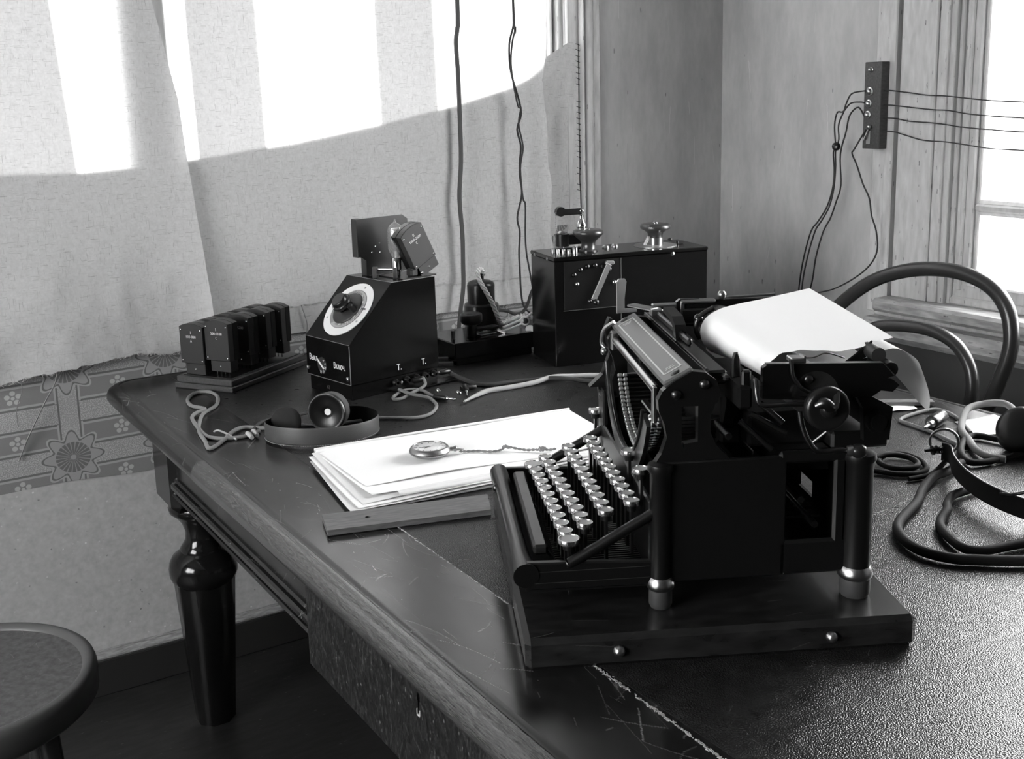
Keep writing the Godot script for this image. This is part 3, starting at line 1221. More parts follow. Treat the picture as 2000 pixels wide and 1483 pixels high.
func plinth() -> void:
	var t := thing("typewriter_board", "thick dark wooden board under the typewriter", "board", TW_AT, TW_TURN)
	var b := MB.new()
	b.bx(Vector3(0, 0.0, -0.462), Vector3(0.428, 0.0365, 0.012), 0.006)
	obj("board", b, M.board_wood, t)
	for x in [0.100, 0.332]:
		b = MB.new()
		b.lathe([[0.0065, 0.0], [0.0062, 0.003], [0.0045, 0.0058], [0.002, 0.0072], [0.0, 0.0074]], axis_z(Vector3(x, 0.019, 0.0118), Vector3(0, 0, 1)), 16)
		obj("screw_head", b, M.nickel, t)

func typewriter() -> void:
	var t := thing("typewriter", "black upright typewriter on a thick board, sheet in its carriage", "typewriter", TW_AT + Vector3(0, 0.0365, 0), TW_TURN)
	var dn := Vector3(0, -0.0365, 0)       # measured heights start at the table top
	var b := MB.new()
	var en: Material = M.black_enamel
	# posts and feet
	for p in [[0.158, -0.050, 0.0118, 0.205], [0.158, -0.372, 0.0118, 0.205], [0.381, -0.050, 0.0160, 0.206], [0.381, -0.372, 0.0160, 0.206]]:
		var xf := Transform3D(Basis(), Vector3(p[0], 0, p[1]) + dn)
		b = MB.new()
		b.lathe([[0.0, 0.060], [p[2], 0.060], [p[2], p[3] - 0.012], [p[2] + 0.003, p[3] - 0.008], [p[2] + 0.002, p[3] - 0.002], [0.004, p[3]], [0.0, p[3]]], xf, 20)
		var post := obj("post", b, en, t)
		b = MB.new()
		b.lathe([[p[2] + 0.001, 0.058], [p[2] + 0.0034, 0.0605], [p[2] + 0.0036, 0.066], [p[2] + 0.001, 0.071], [p[2] - 0.001, 0.074]], xf, 20)
		obj("collar", b, M.nickel, post, "bright metal collar")
		b = MB.new()
		b.lathe([[0.0, 0.0366], [p[2] - 0.001, 0.0366], [p[2] + 0.0012, 0.041], [p[2] + 0.0012, 0.0585], [0.0, 0.0585]], xf, 20)
		obj("rubber_foot", b, M.rubber_foot, post)
	# side frames with their openings
	for z in [-0.050, -0.372]:
		b = MB.new()
		var h := 0.004
		b.bx(Vector3(0.162, 0.066, z - h) + dn, Vector3(0.298, 0.205, z + h) + dn, 0.0015)
		b.bx(Vector3(0.290, 0.066, z - h) + dn, Vector3(0.375, 0.106, z + h) + dn, 0.003)
		b.bx(Vector3(0.290, 0.196, z - h) + dn, Vector3(0.375, 0.210, z + h) + dn, 0.003)
		b.bx(Vector3(0.352, 0.100, z - h) + dn, Vector3(0.366, 0.200, z + h) + dn, 0.003)
		obj("side_frame", b, en, t)
		# keyboard side panel with raised line
		b = MB.new()
		var pts := PackedVector2Array([Vector2(0.004, 0.076), Vector2(0.010, 0.066), Vector2(0.152, 0.064), Vector2(0.152, 0.092), Vector2(0.070, 0.096), Vector2(0.010, 0.098), Vector2(0.003, 0.090)])
		b.prism(pts, 0.009, Transform3D(Basis(), Vector3(0, 0, z - 0.001) + dn), 0.0015)
		obj("keyboard_side", b, en, t)
		var sg := 1.0 if z > -0.2 else -1.0
		b = MB.new()
		var zz: float = z - 0.001 + sg * 0.0048
		b.bx(Vector3(0.016, 0.0865, zz) + dn, Vector3(0.145, 0.0872, zz + 0.0003) + dn)
		b.bx(Vector3(0.016, 0.0735, zz) + dn, Vector3(0.145, 0.0742, zz + 0.0003) + dn)
		b.bx(Vector3(0.016, 0.0735, zz) + dn, Vector3(0.0167, 0.0872, zz + 0.0003) + dn)
		obj("pinstripe", b, M.ebonite_face, t)
		b = MB.new()
		b.tube(spl([Vector3(0.056, 0.094, z) + dn, Vector3(0.066, 0.099, z) + dn, Vector3(0.156, 0.150, z) + dn], 3), 0.0062, 10)
		obj("brace", b, en, t)
	# front bar with its swollen near end
	b = MB.new()
	b.tube([Vector3(0.004, 0.089, -0.378) + dn, Vector3(0.004, 0.090, -0.34) + dn, Vector3(0.005, 0.089, -0.31) + dn, Vector3(0.006, 0.087, -0.12) + dn, Vector3(0.006, 0.086, -0.085) + dn, Vector3(0.008, 0.084, -0.045) + dn], [0.0125, 0.0125, 0.0100, 0.0100, 0.0115, 0.0145], 16)
	obj("front_bar", b, en, t)
	b = MB.new()
	b.ball(Vector3(-0.004, 0.089, -0.318) + dn, 0.0055)
	obj("front_bar_stud", b, M.steel_dark, t)
	# space bar
	b = MB.new()
	b.bx(Vector3(0.020, 0.092, -0.338) + dn, Vector3(0.037, 0.104, -0.080) + dn, 0.003)
	var sb := obj("space_bar", b, M.board_wood, t, "worn wooden space bar")
	for z in [-0.29, -0.13]:
		b = MB.new()
		b.bar(Vector3(0.03, 0.092, z) + dn, Vector3(0.045, 0.070, z) + dn, 0.006, 0.003)
		obj("arm", b, M.steel_dark, sb)
	b = MB.new()
	b.bx(Vector3(0.008, 0.062, -0.372) + dn, Vector3(0.155, 0.066, -0.05) + dn)
	obj("tray", b, M.black_dull, t)
	# keys: far end, near end (x, y, z), number, radius of the first and the last
	var ring_src: MeshInstance3D
	var rows := [
		[Vector3(0.0475, 0.114, -0.330), Vector3(0.0585, 0.114, -0.066), 12, true],
		[Vector3(0.0625, 0.127, -0.318), Vector3(0.0785, 0.127, -0.078), 11, false],
		[Vector3(0.0935, 0.140, -0.318), Vector3(0.1025, 0.140, -0.080), 11, false],
		[Vector3(0.1215, 0.152, -0.310), Vector3(0.1305, 0.152, -0.074), 11, false],
	]
	var faces := {}
	for rw in rows:
		for k in rw[2]:
			var s: float = k / float(rw[2] - 1)
			var p: Vector3 = rw[0].lerp(rw[1], s) + dn
			var wide: bool = rw[3] and (k == 0 or k == rw[2] - 1)
			var rr := 0.0128 if wide else 0.0094
			key_at(t, p, rr, faces)
	for p in [Vector3(0.141, 0.168, -0.388), Vector3(0.142, 0.186, -0.148), Vector3(0.142, 0.187, -0.078)]:
		key_at(t, p + dn, 0.0098, faces)
	# slotted bank behind the key stems
	b = MB.new()
	for k in 46:
		b.bx(Vector3(0.048, 0.068, -0.342 + k * 0.0061) + dn, Vector3(0.152, 0.076, -0.340 + k * 0.0061) + dn)
	obj("key_levers", b, M.steel_dark, t)
	# front of the type basket
	b = MB.new()
	b.bx(Vector3(0.146, 0.070, -0.366) + dn, Vector3(0.152, 0.158, -0.056) + dn, 0.002)
	obj("basket_front", b, en, t)
	b = MB.new()
	var arc := PackedVector2Array()
	for i in 33:
		var q := lerpf(-1.16, 1.16, i / 32.0)
		arc.append(Vector2(sin(q) * 0.150, -cos(q) * 0.150))
	for i in 33:
		var q := lerpf(1.16, -1.16, i / 32.0)
		arc.append(Vector2(sin(q) * 0.126, -cos(q) * 0.126))
	b.prism(arc, 0.005, Transform3D(Basis(Vector3(0, 0, 1), Vector3.UP, Vector3(-1, 0, 0)), Vector3(0.150, 0.298, -0.211) + dn))
	obj("basket_plate", b, en, t)
	b = MB.new()
	rim_arc(b, 0.147, 0.298 - 0.0365, -0.211, 0.126, -1.2, 1.2, 0.0022)
	obj("basket_rim", b, M.steel_dark, t)
	# type bars in their half circle, each with its double slug
	var bar_src: MeshInstance3D
	var slug_src: MeshInstance3D
	for k in 42:
		var q := lerpf(-1.06, 1.06, k / 41.0)
		var up := Vector3(0, cos(q), -sin(q))
		var at := Vector3(0.166, 0.295 - cos(q) * 0.121, -0.211 + sin(q) * 0.121) + dn
		var xf := Transform3D(Basis(Vector3.RIGHT, up, Vector3.RIGHT.cross(up)), at)
		if bar_src == null:
			b = MB.new()
			b.bx(Vector3(0.004, -0.003, -0.0007), Vector3(0.075, 0.002, 0.0007))
			bar_src = obj("type_bar", b, M.steel_dark, t)
			bar_src.transform = xf
			b = MB.new()
			b.bx(Vector3(-0.006, -0.0035, -0.0021), Vector3(-0.0012, 0.0025, 0.0021), 0.0006)
			b.bx(Vector3(0.0012, -0.0035, -0.0021), Vector3(0.006, 0.0025, 0.0021), 0.0006)
			b.bx(Vector3(-0.004, -0.003, -0.0012), Vector3(0.004, 0.0005, 0.0012))
			slug_src = obj("type_slug", b, M.bright_plate, bar_src)
		else:
			share("type_slug", slug_src, Transform3D(), share("type_bar", bar_src, xf, t))
	# segment that holds the bars
	b = MB.new()
	arc = PackedVector2Array()
	for i in 25:
		var q := lerpf(-1.3, 1.3, i / 24.0)
		arc.append(Vector2(sin(q) * 0.132, -cos(q) * 0.132))
	for i in 25:
		var q := lerpf(1.3, -1.3, i / 24.0)
		arc.append(Vector2(sin(q) * 0.085, -cos(q) * 0.085))
	b.prism(arc, 0.012, Transform3D(Basis(Vector3(0, 0, 1), Vector3.UP, Vector3(-1, 0, 0)), Vector3(0.246, 0.298, -0.211) + dn))
	obj("type_segment", b, M.black_dull, t)
	# waisted brackets that carry the ribbon cover
	for z in [-0.056, -0.366]:
		var xf := Transform3D(Basis(), Vector3(0, 0, z) + dn)
		b = MB.new()
		b.prism(PackedVector2Array([Vector2(0.147, 0.192), Vector2(0.150, 0.200), Vector2(0.159, 0.214), Vector2(0.165, 0.232), Vector2(0.162, 0.248), Vector2(0.156, 0.262), Vector2(0.155, 0.274), Vector2(0.160, 0.284), Vector2(0.172, 0.294), Vector2(0.192, 0.305), Vector2(0.207, 0.303), Vector2(0.219, 0.294), Vector2(0.224, 0.280), Vector2(0.220, 0.268), Vector2(0.200, 0.266), Vector2(0.181, 0.266), Vector2(0.181, 0.226), Vector2(0.186, 0.212), Vector2(0.188, 0.196)]), 0.012, xf, 0.0012)
		b.prism(PackedVector2Array([Vector2(0.199, 0.270), Vector2(0.219, 0.270), Vector2(0.213, 0.254), Vector2(0.213, 0.236), Vector2(0.220, 0.220), Vector2(0.234, 0.206), Vector2(0.234, 0.196), Vector2(0.184, 0.196), Vector2(0.184, 0.224), Vector2(0.199, 0.226)]), 0.0118, xf, 0.0012)
		var br := obj("bracket", b, en, t)
		var sg := 1.0 if z > -0.2 else -1.0
		for p in [[0.175, 0.280], [0.206, 0.290]]:
			b = MB.new()
			b.lathe([[0.0058, 0.0], [0.0056, 0.0016], [0.004, 0.0036], [0.0, 0.0044]], axis_z(Vector3(p[0], p[1], z + sg * 0.006) + dn, Vector3(0, 0, sg)), 14)
			obj("screw", b, M.steel_dark, br)
	# swept front corners of the far bracket
	b = MB.new()
	b.prism(PackedVector2Array([Vector2(0.128, 0.205), Vector2(0.146, 0.222), Vector2(0.156, 0.250), Vector2(0.150, 0.285), Vector2(0.156, 0.300), Vector2(0.160, 0.299), Vector2(0.157, 0.284), Vector2(0.163, 0.250), Vector2(0.152, 0.217), Vector2(0.152, 0.150), Vector2(0.146, 0.150), Vector2(0.140, 0.205)]), 0.016, Transform3D(Basis(), Vector3(0.004, 0, -0.385) + dn), 0.001)
	obj("far_bracket_wing", b, en, t)
	b = MB.new()
	b.bx(Vector3(0.146, 0.080, -0.392) + dn, Vector3(0.154, 0.205, -0.352) + dn, 0.002)
	obj("far_corner_plate", b, en, t)
	# ribbon cover: a tilted lid with pale lines
	var u := Vector3(0.030, 0.0155, 0).normalized()
	var cb := Basis(u, Vector3(-u.y, u.x, 0), Vector3(0, 0, 1))
	var cc := Vector3(0.1785, 0.2975, -0.212) + dn
	b = MB.new()
	b.box(cc, Vector3(0.036, 0.007, 0.316), 0.002, cb)
	b.box(cc + Vector3(0.014, -0.006, 0), Vector3(0.010, 0.014, 0.306), 0.001, cb)
	var cover := obj("ribbon_cover", b, M.cover_grey, t, "grey lid with pale lines over the type basket")
	b = MB.new()
	var up := cb.y * 0.0037
	b.box(cc + up + cb.x * 0.0105, Vector3(0.0017, 0.0006, 0.272), 0.0, cb)
	b.box(cc + up - cb.x * 0.0105, Vector3(0.0017, 0.0006, 0.272), 0.0, cb)
	b.box(cc + up + Vector3(0, 0, 0.1358), Vector3(0.0225, 0.0006, 0.0020), 0.0, cb)
	b.box(cc + up - Vector3(0, 0, 0.1358), Vector3(0.0225, 0.0006, 0.0020), 0.0, cb)
	for e in [-1.0, 1.0]:
		b.box(cc + up + Vector3(0, 0, e * 0.126), Vector3(0.012, 0.0006, 0.0016), 0.0, cb)
		b.box(cc + up + Vector3(0, 0, e * 0.121), Vector3(0.009, 0.0006, 0.0014), 0.0, cb)
	obj("pinstripe", b, M.gold_line, cover)
	for e in [-1.0, 1.0]:
		b = MB.new()
		b.lathe([[0.0055, 0.0], [0.0055, 0.001], [0.0035, 0.002], [0.0, 0.0022]], Transform3D(cb, cc + cb.y * 0.0034 + Vector3(0, 0, e * 0.148)), 14)
		obj("screw", b, M.steel_dark, cover)
	# bright rod below it, with its end brackets and rocking finger
	b = MB.new()
	b.rod(Vector3(0.1605, 0.277, -0.085) + dn, Vector3(0.1625, 0.2765, -0.345) + dn, 0.0052, 14)
	obj("bright_rod", b, M.nickel, t)
	b = MB.new()
	b.bx(Vector3(0.1555, 0.240, -0.088) + dn, Vector3(0.1605, 0.282, -0.078) + dn, 0.001)
	b.bx(Vector3(0.1565, 0.262, -0.356) + dn, Vector3(0.168, 0.288, -0.342) + dn, 0.002)
	obj("rod_bracket", b, M.nickel, t)
	b = MB.new()
	b.bar(Vector3(0.160, 0.2475, -0.148) + dn, Vector3(0.168, 0.2365, -0.112) + dn, 0.008, 0.003, 0.001)
	b.ball(Vector3(0.163, 0.2335, -0.118) + dn, 0.0062)
	b.rod(Vector3(0.163, 0.2335, -0.118) + dn, Vector3(0.165, 0.236, -0.085) + dn, 0.0025)
	obj("ribbon_guide", b, M.nickel, t)
	# far ribbon post with bright hook
	b = MB.new()
	b.tube(spl([Vector3(0.152, 0.262, -0.362) + dn, Vector3(0.147, 0.270, -0.366) + dn, Vector3(0.150, 0.288, -0.362) + dn, Vector3(0.162, 0.300, -0.352) + dn], 4), 0.0028, 8)
	b.ball(Vector3(0.150, 0.2585, -0.362) + dn, 0.0055)
	obj("ribbon_hook", b, M.nickel, t)
	# inner works: angled bright plate, cross shafts
	b = MB.new()
	b.prism(PackedVector2Array([Vector2(0.166, 0.175), Vector2(0.178, 0.232), Vector2(0.196, 0.205), Vector2(0.196, 0.170)]), 0.003, Transform3D(Basis(), Vector3(0, 0, -0.088) + dn))
	obj("carrier_plate", b, M.grey_metal, t)
	b = MB.new()
	for p in [[0.235, 0.228], [0.262, 0.170], [0.318, 0.150], [0.335, 0.120], [0.200, 0.120], [0.262, 0.095]]:
		b.rod(Vector3(p[0], p[1], -0.366) + dn, Vector3(p[0], p[1], -0.056) + dn, 0.004, 8)
	obj("cross_shafts", b, M.steel_dark, t)
	b = MB.new()
	for k in 22:
		b.bx(Vector3(0.235, 0.118 + 0.0010 * (k % 2), -0.345 + k * 0.0125) + dn, Vector3(0.350, 0.122, -0.343 + k * 0.0125) + dn)
	obj("universal_levers", b, M.steel_dark, t)
	b = MB.new()
	b.bx(Vector3(0.170, 0.085, -0.364) + dn, Vector3(0.300, 0.090, -0.058) + dn)
	b.bx(Vector3(0.240, 0.150, -0.364) + dn, Vector3(0.245, 0.200, -0.058) + dn)
	obj("inner_plate", b, M.black_dull, t)
	b = MB.new()
	b.prism(PackedVector2Array([Vector2(0.305, 0.150), Vector2(0.345, 0.150), Vector2(0.345, 0.166), Vector2(0.318, 0.172), Vector2(0.309, 0.164)]), 0.004, Transform3D(Basis(), Vector3(0, 0, -0.20) + dn))
	obj("link_plate", b, M.grey_metal, t)

	b = MB.new()
	b.bx(Vector3(0.262, 0.208, -0.345) + dn, Vector3(0.352, 0.247, -0.075) + dn, 0.004)
	b.bx(Vector3(0.238, 0.205, -0.350) + dn, Vector3(0.262, 0.262, -0.10) + dn, 0.003)
	obj("escapement_housing", b, M.black_dull, t)
	b = MB.new()
	b.bx(Vector3(0.165, 0.066, -0.366) + dn, Vector3(0.376, 0.070, -0.055) + dn)
	obj("added_dark_pan", b, M.black_dull, t)  # added dark plate that deepens the dark seen through the side opening
	b = MB.new()
	b.bx(Vector3(0.371, 0.068, -0.366) + dn, Vector3(0.375, 0.110, -0.056) + dn)
	b.bx(Vector3(0.371, 0.130, -0.366) + dn, Vector3(0.375, 0.200, -0.056) + dn)
	b.bx(Vector3(0.371, 0.110, -0.366) + dn, Vector3(0.375, 0.130, -0.215) + dn)
	b.bx(Vector3(0.371, 0.110, -0.165) + dn, Vector3(0.375, 0.130, -0.056) + dn)
	obj("added_rear_screen", b, M.black_dull, t)  # added screen blocking light from behind, slotted to leave a bright patch
	b = MB.new()
	b.bx(Vector3(0.298, 0.106, -0.300) + dn, Vector3(0.362, 0.200, -0.296) + dn, 0.001)
	b.bx(Vector3(0.298, 0.172, -0.30) + dn, Vector3(0.362, 0.198, -0.09) + dn, 0.001)
	obj("added_inner_screen", b, M.black_dull, t)  # added screen so the frame opening stays dark inside
	for q in [[0.262, 0.250, 0.300, 0.228], [0.272, 0.262, 0.296, 0.240], [0.250, 0.242, 0.284, 0.210], [0.330, 0.210, 0.352, 0.232]]:
		b = MB.new()
		b.rod(Vector3(q[0], q[1], -0.066) + dn, Vector3(q[2], q[3], -0.058) + dn, 0.0034, 8)
		obj("shift_link", b, M.steel_dark, t)

	# ---- carriage
	var c := Node3D.new()
	c.name = "carriage"
	t.add_child(c, true)
	b = MB.new()
	b.bx(Vector3(0.214, 0.284, -0.412) + dn, Vector3(0.236, 0.300, -0.068) + dn, 0.0025)
	b.bx(Vector3(0.222, 0.300, -0.372) + dn, Vector3(0.228, 0.309, -0.19) + dn, 0.002)
	obj("front_rail", b, en, c)
	b = MB.new()
	b.bx(Vector3(0.2135, 0.2985, -0.405) + dn, Vector3(0.2155, 0.3012, -0.075) + dn)
	obj("rail_edge", b, M.chrome, c)
	# arched arm on the rail
	b = MB.new()
	b.prism(PackedVector2Array([Vector2(0.0, 0.0), Vector2(0.006, 0.016), Vector2(0.022, 0.024), Vector2(0.070, 0.027), Vector2(0.075, 0.020), Vector2(0.028, 0.017), Vector2(0.016, 0.010), Vector2(0.012, 0.0)]), 0.014, Transform3D(Basis(Vector3(0, 0, -1), Vector3.UP, Vector3(1, 0, 0)), Vector3(0.225, 0.300, -0.235) + dn), 0.001)
	obj("rail_arm", b, en, c)
	b = MB.new()
	b.bx(Vector3(0.240, 0.262, -0.412) + dn, Vector3(0.256, 0.287, -0.04) + dn, 0.003)
	obj("platen_bed", b, M.black_dull, c)
	b = MB.new()
	b.rod(Vector3(0.314, 0.284, -0.395) + dn, Vector3(0.314, 0.284, -0.010) + dn, 0.0255, 28)
	obj("platen", b, M.rubber, c)
	b = MB.new()
	b.rod(Vector3(0.385, 0.249, -0.420) + dn, Vector3(0.385, 0.249, -0.014) + dn, 0.0118, 18)
	b.rod(Vector3(0.385, 0.249, -0.020) + dn, Vector3(0.385, 0.249, -0.010) + dn, 0.0085, 18)
	obj("rear_tube", b, M.black_dull, c)
	b = MB.new()
	b.bx(Vector3(0.345, 0.212, -0.400) + dn, Vector3(0.410, 0.232, -0.040) + dn, 0.003)
	obj("rear_rail", b, en, c)
	# end plates
	for z in [-0.014, -0.400]:
		b = MB.new()
		b.prism(PackedVector2Array([Vector2(0.257, 0.282), Vector2(0.257, 0.315), Vector2(0.262, 0.319), Vector2(0.386, 0.3145), Vector2(0.394, 0.306), Vector2(0.398, 0.301), Vector2(0.391, 0.298), Vector2(0.398, 0.296), Vector2(0.405, 0.290), Vector2(0.398, 0.283), Vector2(0.385, 0.285), Vector2(0.376, 0.279), Vector2(0.300, 0.279)]), 0.008, Transform3D(Basis(), Vector3(0, 0, z) + dn), 0.0012)
		obj("end_plate", b, M.black_wood, c)
		b = MB.new()
		b.prism(PackedVector2Array([Vector2(0.362, 0.280), Vector2(0.372, 0.280), Vector2(0.405, 0.262), Vector2(0.402, 0.226), Vector2(0.374, 0.226), Vector2(0.372, 0.262)]), 0.010, Transform3D(Basis(), Vector3(0, 0, z - 0.014) + dn), 0.0012)
		obj("end_bracket", b, en, c)
	b = MB.new()
	b.bar(Vector3(0.261, 0.3192, -0.014) + dn, Vector3(0.386, 0.3148, -0.014) + dn, 0.0075, 0.0008)
	b.bar(Vector3(0.386, 0.3148, -0.014) + dn, Vector3(0.399, 0.3015, -0.014) + dn, 0.0075, 0.0008)
	obj("plate_edge", b, M.nickel, c)
	# feed rollers behind, held together near the end plate
	b = MB.new()
	b.rod(Vector3(0.388, 0.3195, -0.075) + dn, Vector3(0.388, 0.3195, -0.026) + dn, 0.0080, 16)
	obj("paper_roller", b, M.rubber, c)
	b = MB.new()
	b.rod(Vector3(0.402, 0.303, -0.38) + dn, Vector3(0.402, 0.303, -0.026) + dn, 0.0080, 16)
	obj("paper_roller", b, M.rubber, c)
	b = MB.new()
	b.prism(PackedVector2Array([Vector2(0.345, 0.296), Vector2(0.374, 0.317), Vector2(0.390, 0.330), Vector2(0.386, 0.316), Vector2(0.380, 0.298)]), 0.004, Transform3D(Basis(), Vector3(0, 0, -0.050) + dn))
	obj("paper_support", b, M.black_dull, c)
	# bright clip and wire on the near plate
	b = MB.new()
	b.tube(spl([Vector3(0.285, 0.324, -0.006) + dn, Vector3(0.286, 0.318, -0.006) + dn, Vector3(0.288, 0.306, -0.006) + dn, Vector3(0.297, 0.293, -0.006) + dn, Vector3(0.308, 0.287, -0.006) + dn], 4), 0.0024, 8)
	obj("scale_lever", b, M.steel_dark, c)
	b = MB.new()
	b.bx(Vector3(0.288, 0.3180, -0.030) + dn, Vector3(0.302, 0.3235, -0.012) + dn, 0.001)
	b.bx(Vector3(0.3015, 0.316, -0.028) + dn, Vector3(0.3035, 0.3255, -0.012) + dn)
	obj("paper_clip", b, M.nickel, c)
	b = MB.new()
	b.tube(spl([Vector3(0.304, 0.3195, -0.03) + dn, Vector3(0.318, 0.3195, -0.03) + dn, Vector3(0.330, 0.3235, -0.03) + dn, Vector3(0.340, 0.3215, -0.03) + dn, Vector3(0.352, 0.317, -0.03) + dn], 4), 0.0009, 6)
	obj("wire_spring", b, M.chrome, c)
	b = MB.new()
	b.lathe([[0.005, 0.0], [0.005, 0.001], [0.0035, 0.0026], [0.0, 0.003]], axis_z(Vector3(0.306, 0.301, -0.010) + dn, Vector3(0, 0, 1)), 14)
	obj("plate_screw", b, M.steel_dark, c)
	# bent bright release lever below the plate
	b = MB.new()
	b.tube(spl([Vector3(0.249, 0.303, -0.010) + dn, Vector3(0.247, 0.299, 0.0) + dn, Vector3(0.247, 0.288, 0.004) + dn, Vector3(0.250, 0.281, 0.006) + dn, Vector3(0.262, 0.280, 0.008) + dn, Vector3(0.297, 0.280, 0.010) + dn, Vector3(0.303, 0.276, 0.010) + dn], 4), 0.0026, 8)
	b.tube(spl([Vector3(0.291, 0.272, 0.008) + dn, Vector3(0.293, 0.258, 0.010) + dn, Vector3(0.298, 0.244, 0.012) + dn, Vector3(0.306, 0.232, 0.014) + dn, Vector3(0.316, 0.229, 0.014) + dn, Vector3(0.330, 0.231, 0.016) + dn, Vector3(0.340, 0.229, 0.016) + dn], 4), 0.0030, 8)
	obj("release_lever", b, M.steel_dark, c)
	b = MB.new()
	b.lathe([[0.0, -0.004], [0.0055, -0.003], [0.006, 0.001], [0.0056, 0.003]], axis_z(Vector3(0.343, 0.229, 0.016) + dn, Vector3(1, 0, 0.2)), 14)
	obj("lever_ferrule", b, M.nickel, c)
	b = MB.new()
	b.lathe([[0.006, 0.003], [0.0075, 0.006], [0.0075, 0.012], [0.005, 0.016], [0.0, 0.017]], axis_z(Vector3(0.343, 0.229, 0.016) + dn, Vector3(1, 0, 0.2)), 14)
	obj("lever_knob", b, M.ebonite, c)
	# platen knob: deep dish on a stem
	b = MB.new()
	b.lathe([[0.0, -0.022], [0.008, -0.022], [0.008, 0.0], [0.020, 0.001], [0.0235, 0.005], [0.0240, 0.011], [0.0225, 0.015], [0.019, 0.0165], [0.012, 0.013], [0.009, 0.014], [0.0075, 0.019], [0.005, 0.021], [0.0, 0.0215]], axis_z(Vector3(0.317, 0.276, 0.006) + dn, Vector3(0, 0, 1)), 30)
	obj("platen_knob", b, M.ebonite, c)
	b = MB.new()
	b.tube(spl([Vector3(0.302, 0.282, 0.026) + dn, Vector3(0.309, 0.286, 0.030) + dn, Vector3(0.316, 0.281, 0.030) + dn, Vector3(0.322, 0.285, 0.026) + dn, Vector3(0.327, 0.295, 0.018) + dn], 4), [0.004, 0.004, 0.005, 0.006, 0.006, 0.006, 0.006, 0.006, 0.006, 0.005, 0.005, 0.005, 0.004, 0.004, 0.003, 0.003, 0.002], 10)
	obj("knob_ratchet", b, M.steel_dark, c)
	# standing margin finger in front of the sheet
	b = MB.new()
	b.prism(PackedVector2Array([Vector2(-0.005, 0.0), Vector2(-0.0045, 0.022), Vector2(-0.002, 0.028), Vector2(0.002, 0.028), Vector2(0.005, 0.020), Vector2(0.006, 0.0)]), 0.004, Transform3D(Basis(Vector3.UP, 0.3), Vector3(0.243, 0.293, -0.062) + dn), 0.0012)
	obj("margin_finger", b, en, c)
	b = MB.new()
	b.bx(Vector3(0.247, 0.282, -0.058) + dn, Vector3(0.2575, 0.303, -0.050) + dn, 0.002)
	b.bx(Vector3(0.228, 0.290, -0.10) + dn, Vector3(0.236, 0.297, -0.055) + dn, 0.002)
	obj("finger_mount", b, M.steel_dark, c)
	# far end: upright bright lever, plates, roller housings
	b = MB.new()
	b.prism(PackedVector2Array([Vector2(0.0, 0.0), Vector2(0.0, 0.044), Vector2(0.003, 0.048), Vector2(0.012, 0.048), Vector2(0.0145, 0.044), Vector2(0.0115, 0.020), Vector2(0.0115, 0.006), Vector2(0.030, 0.004), Vector2(0.030, 0.0)]), 0.003, Transform3D(Basis(Vector3.UP, 0.25), Vector3(0.176, 0.300, -0.410) + dn), 0.0008)
	obj("carriage_lever", b, M.bright_plate, c, "bright upright carriage lever")
	b = MB.new()
	b.bar(Vector3(0.196, 0.311, -0.412) + dn, Vector3(0.222, 0.3105, -0.375) + dn, 0.016, 0.003, 0.001)
	b.bx(Vector3(0.216, 0.302, -0.385) + dn, Vector3(0.232, 0.311, -0.368) + dn, 0.001)
	b.bx(Vector3(0.224, 0.3075, -0.41) + dn, Vector3(0.262, 0.3125, -0.398) + dn, 0.0015)
	obj("lever_plate", b, M.nickel, c)
	b = MB.new()
	b.bx(Vector3(0.262, 0.312, -0.404) + dn, Vector3(0.312, 0.318, -0.392) + dn, 0.002)
	b.bx(Vector3(0.262, 0.300, -0.404) + dn, Vector3(0.268, 0.316, -0.394) + dn, 0.001)
	obj("far_bar", b, M.nickel, c)
	b = MB.new()
	b.bx(Vector3(0.262, 0.285, -0.396) + dn, Vector3(0.330, 0.306, -0.388) + dn, 0.002)
	obj("far_housing", b, en, c)
	b = MB.new()
	b.rod(Vector3(0.320, 0.316, -0.41) + dn, Vector3(0.40, 0.318, -0.41) + dn, 0.0022)
	b.ball(Vector3(0.322, 0.322, -0.402) + dn, 0.0062)
	obj("bail_rod", b, M.nickel, c)
	b = MB.new()
	b.tube(spl([Vector3(0.268, 0.282, -0.31) + dn, Vector3(0.262, 0.296, -0.31) + dn, Vector3(0.268, 0.312, -0.31) + dn, Vector3(0.286, 0.322, -0.31) + dn], 4), 0.0035, 8)
	b.ball(Vector3(0.266, 0.308, -0.312) + dn, 0.0065)
	obj("paper_finger", b, M.steel_dark, c)

func key_at(t: Node3D, p: Vector3, rr: float, cache: Dictionary) -> void:
	if not cache.has(rr):
		var k := Node3D.new()
		k.name = "key"
		var b := MB.new()
		b.lathe([[rr * 0.80, -0.0030], [rr, -0.0026], [rr, 0.0022], [rr * 0.96, 0.0030], [rr * 0.88, 0.0030], [rr * 0.86, 0.0018]], Transform3D(), 20)
		obj("key_ring", b, M.key_ring, k)
		b = MB.new()
		b.lathe([[0.0, 0.0016], [rr * 0.87, 0.0016]].duplicate(), Transform3D(Basis(Vector3(1, 0, 0), Vector3(0, -1, 0), Vector3(0, 0, -1)), Vector3(0, 0.0036, 0)), 20)
		obj("key_face", b, M.key_face, k)
		b = MB.new()
		b.lathe([[rr * 0.55, -0.010], [rr * 0.60, -0.0030], [rr * 0.82, -0.0029]], Transform3D(), 12)
		b.bx(Vector3(-0.0016, -0.048 - rr * 1.2, -0.0045), Vector3(0.0016, -0.008, 0.0045))
		obj("key_stem", b, M.black_enamel, k)
		cache[rr] = k
	var o: Node3D = cache[rr].duplicate() if cache[rr].get_parent() else cache[rr]
	o.name = "key"
	t.add_child(o, true)
	o.position = p

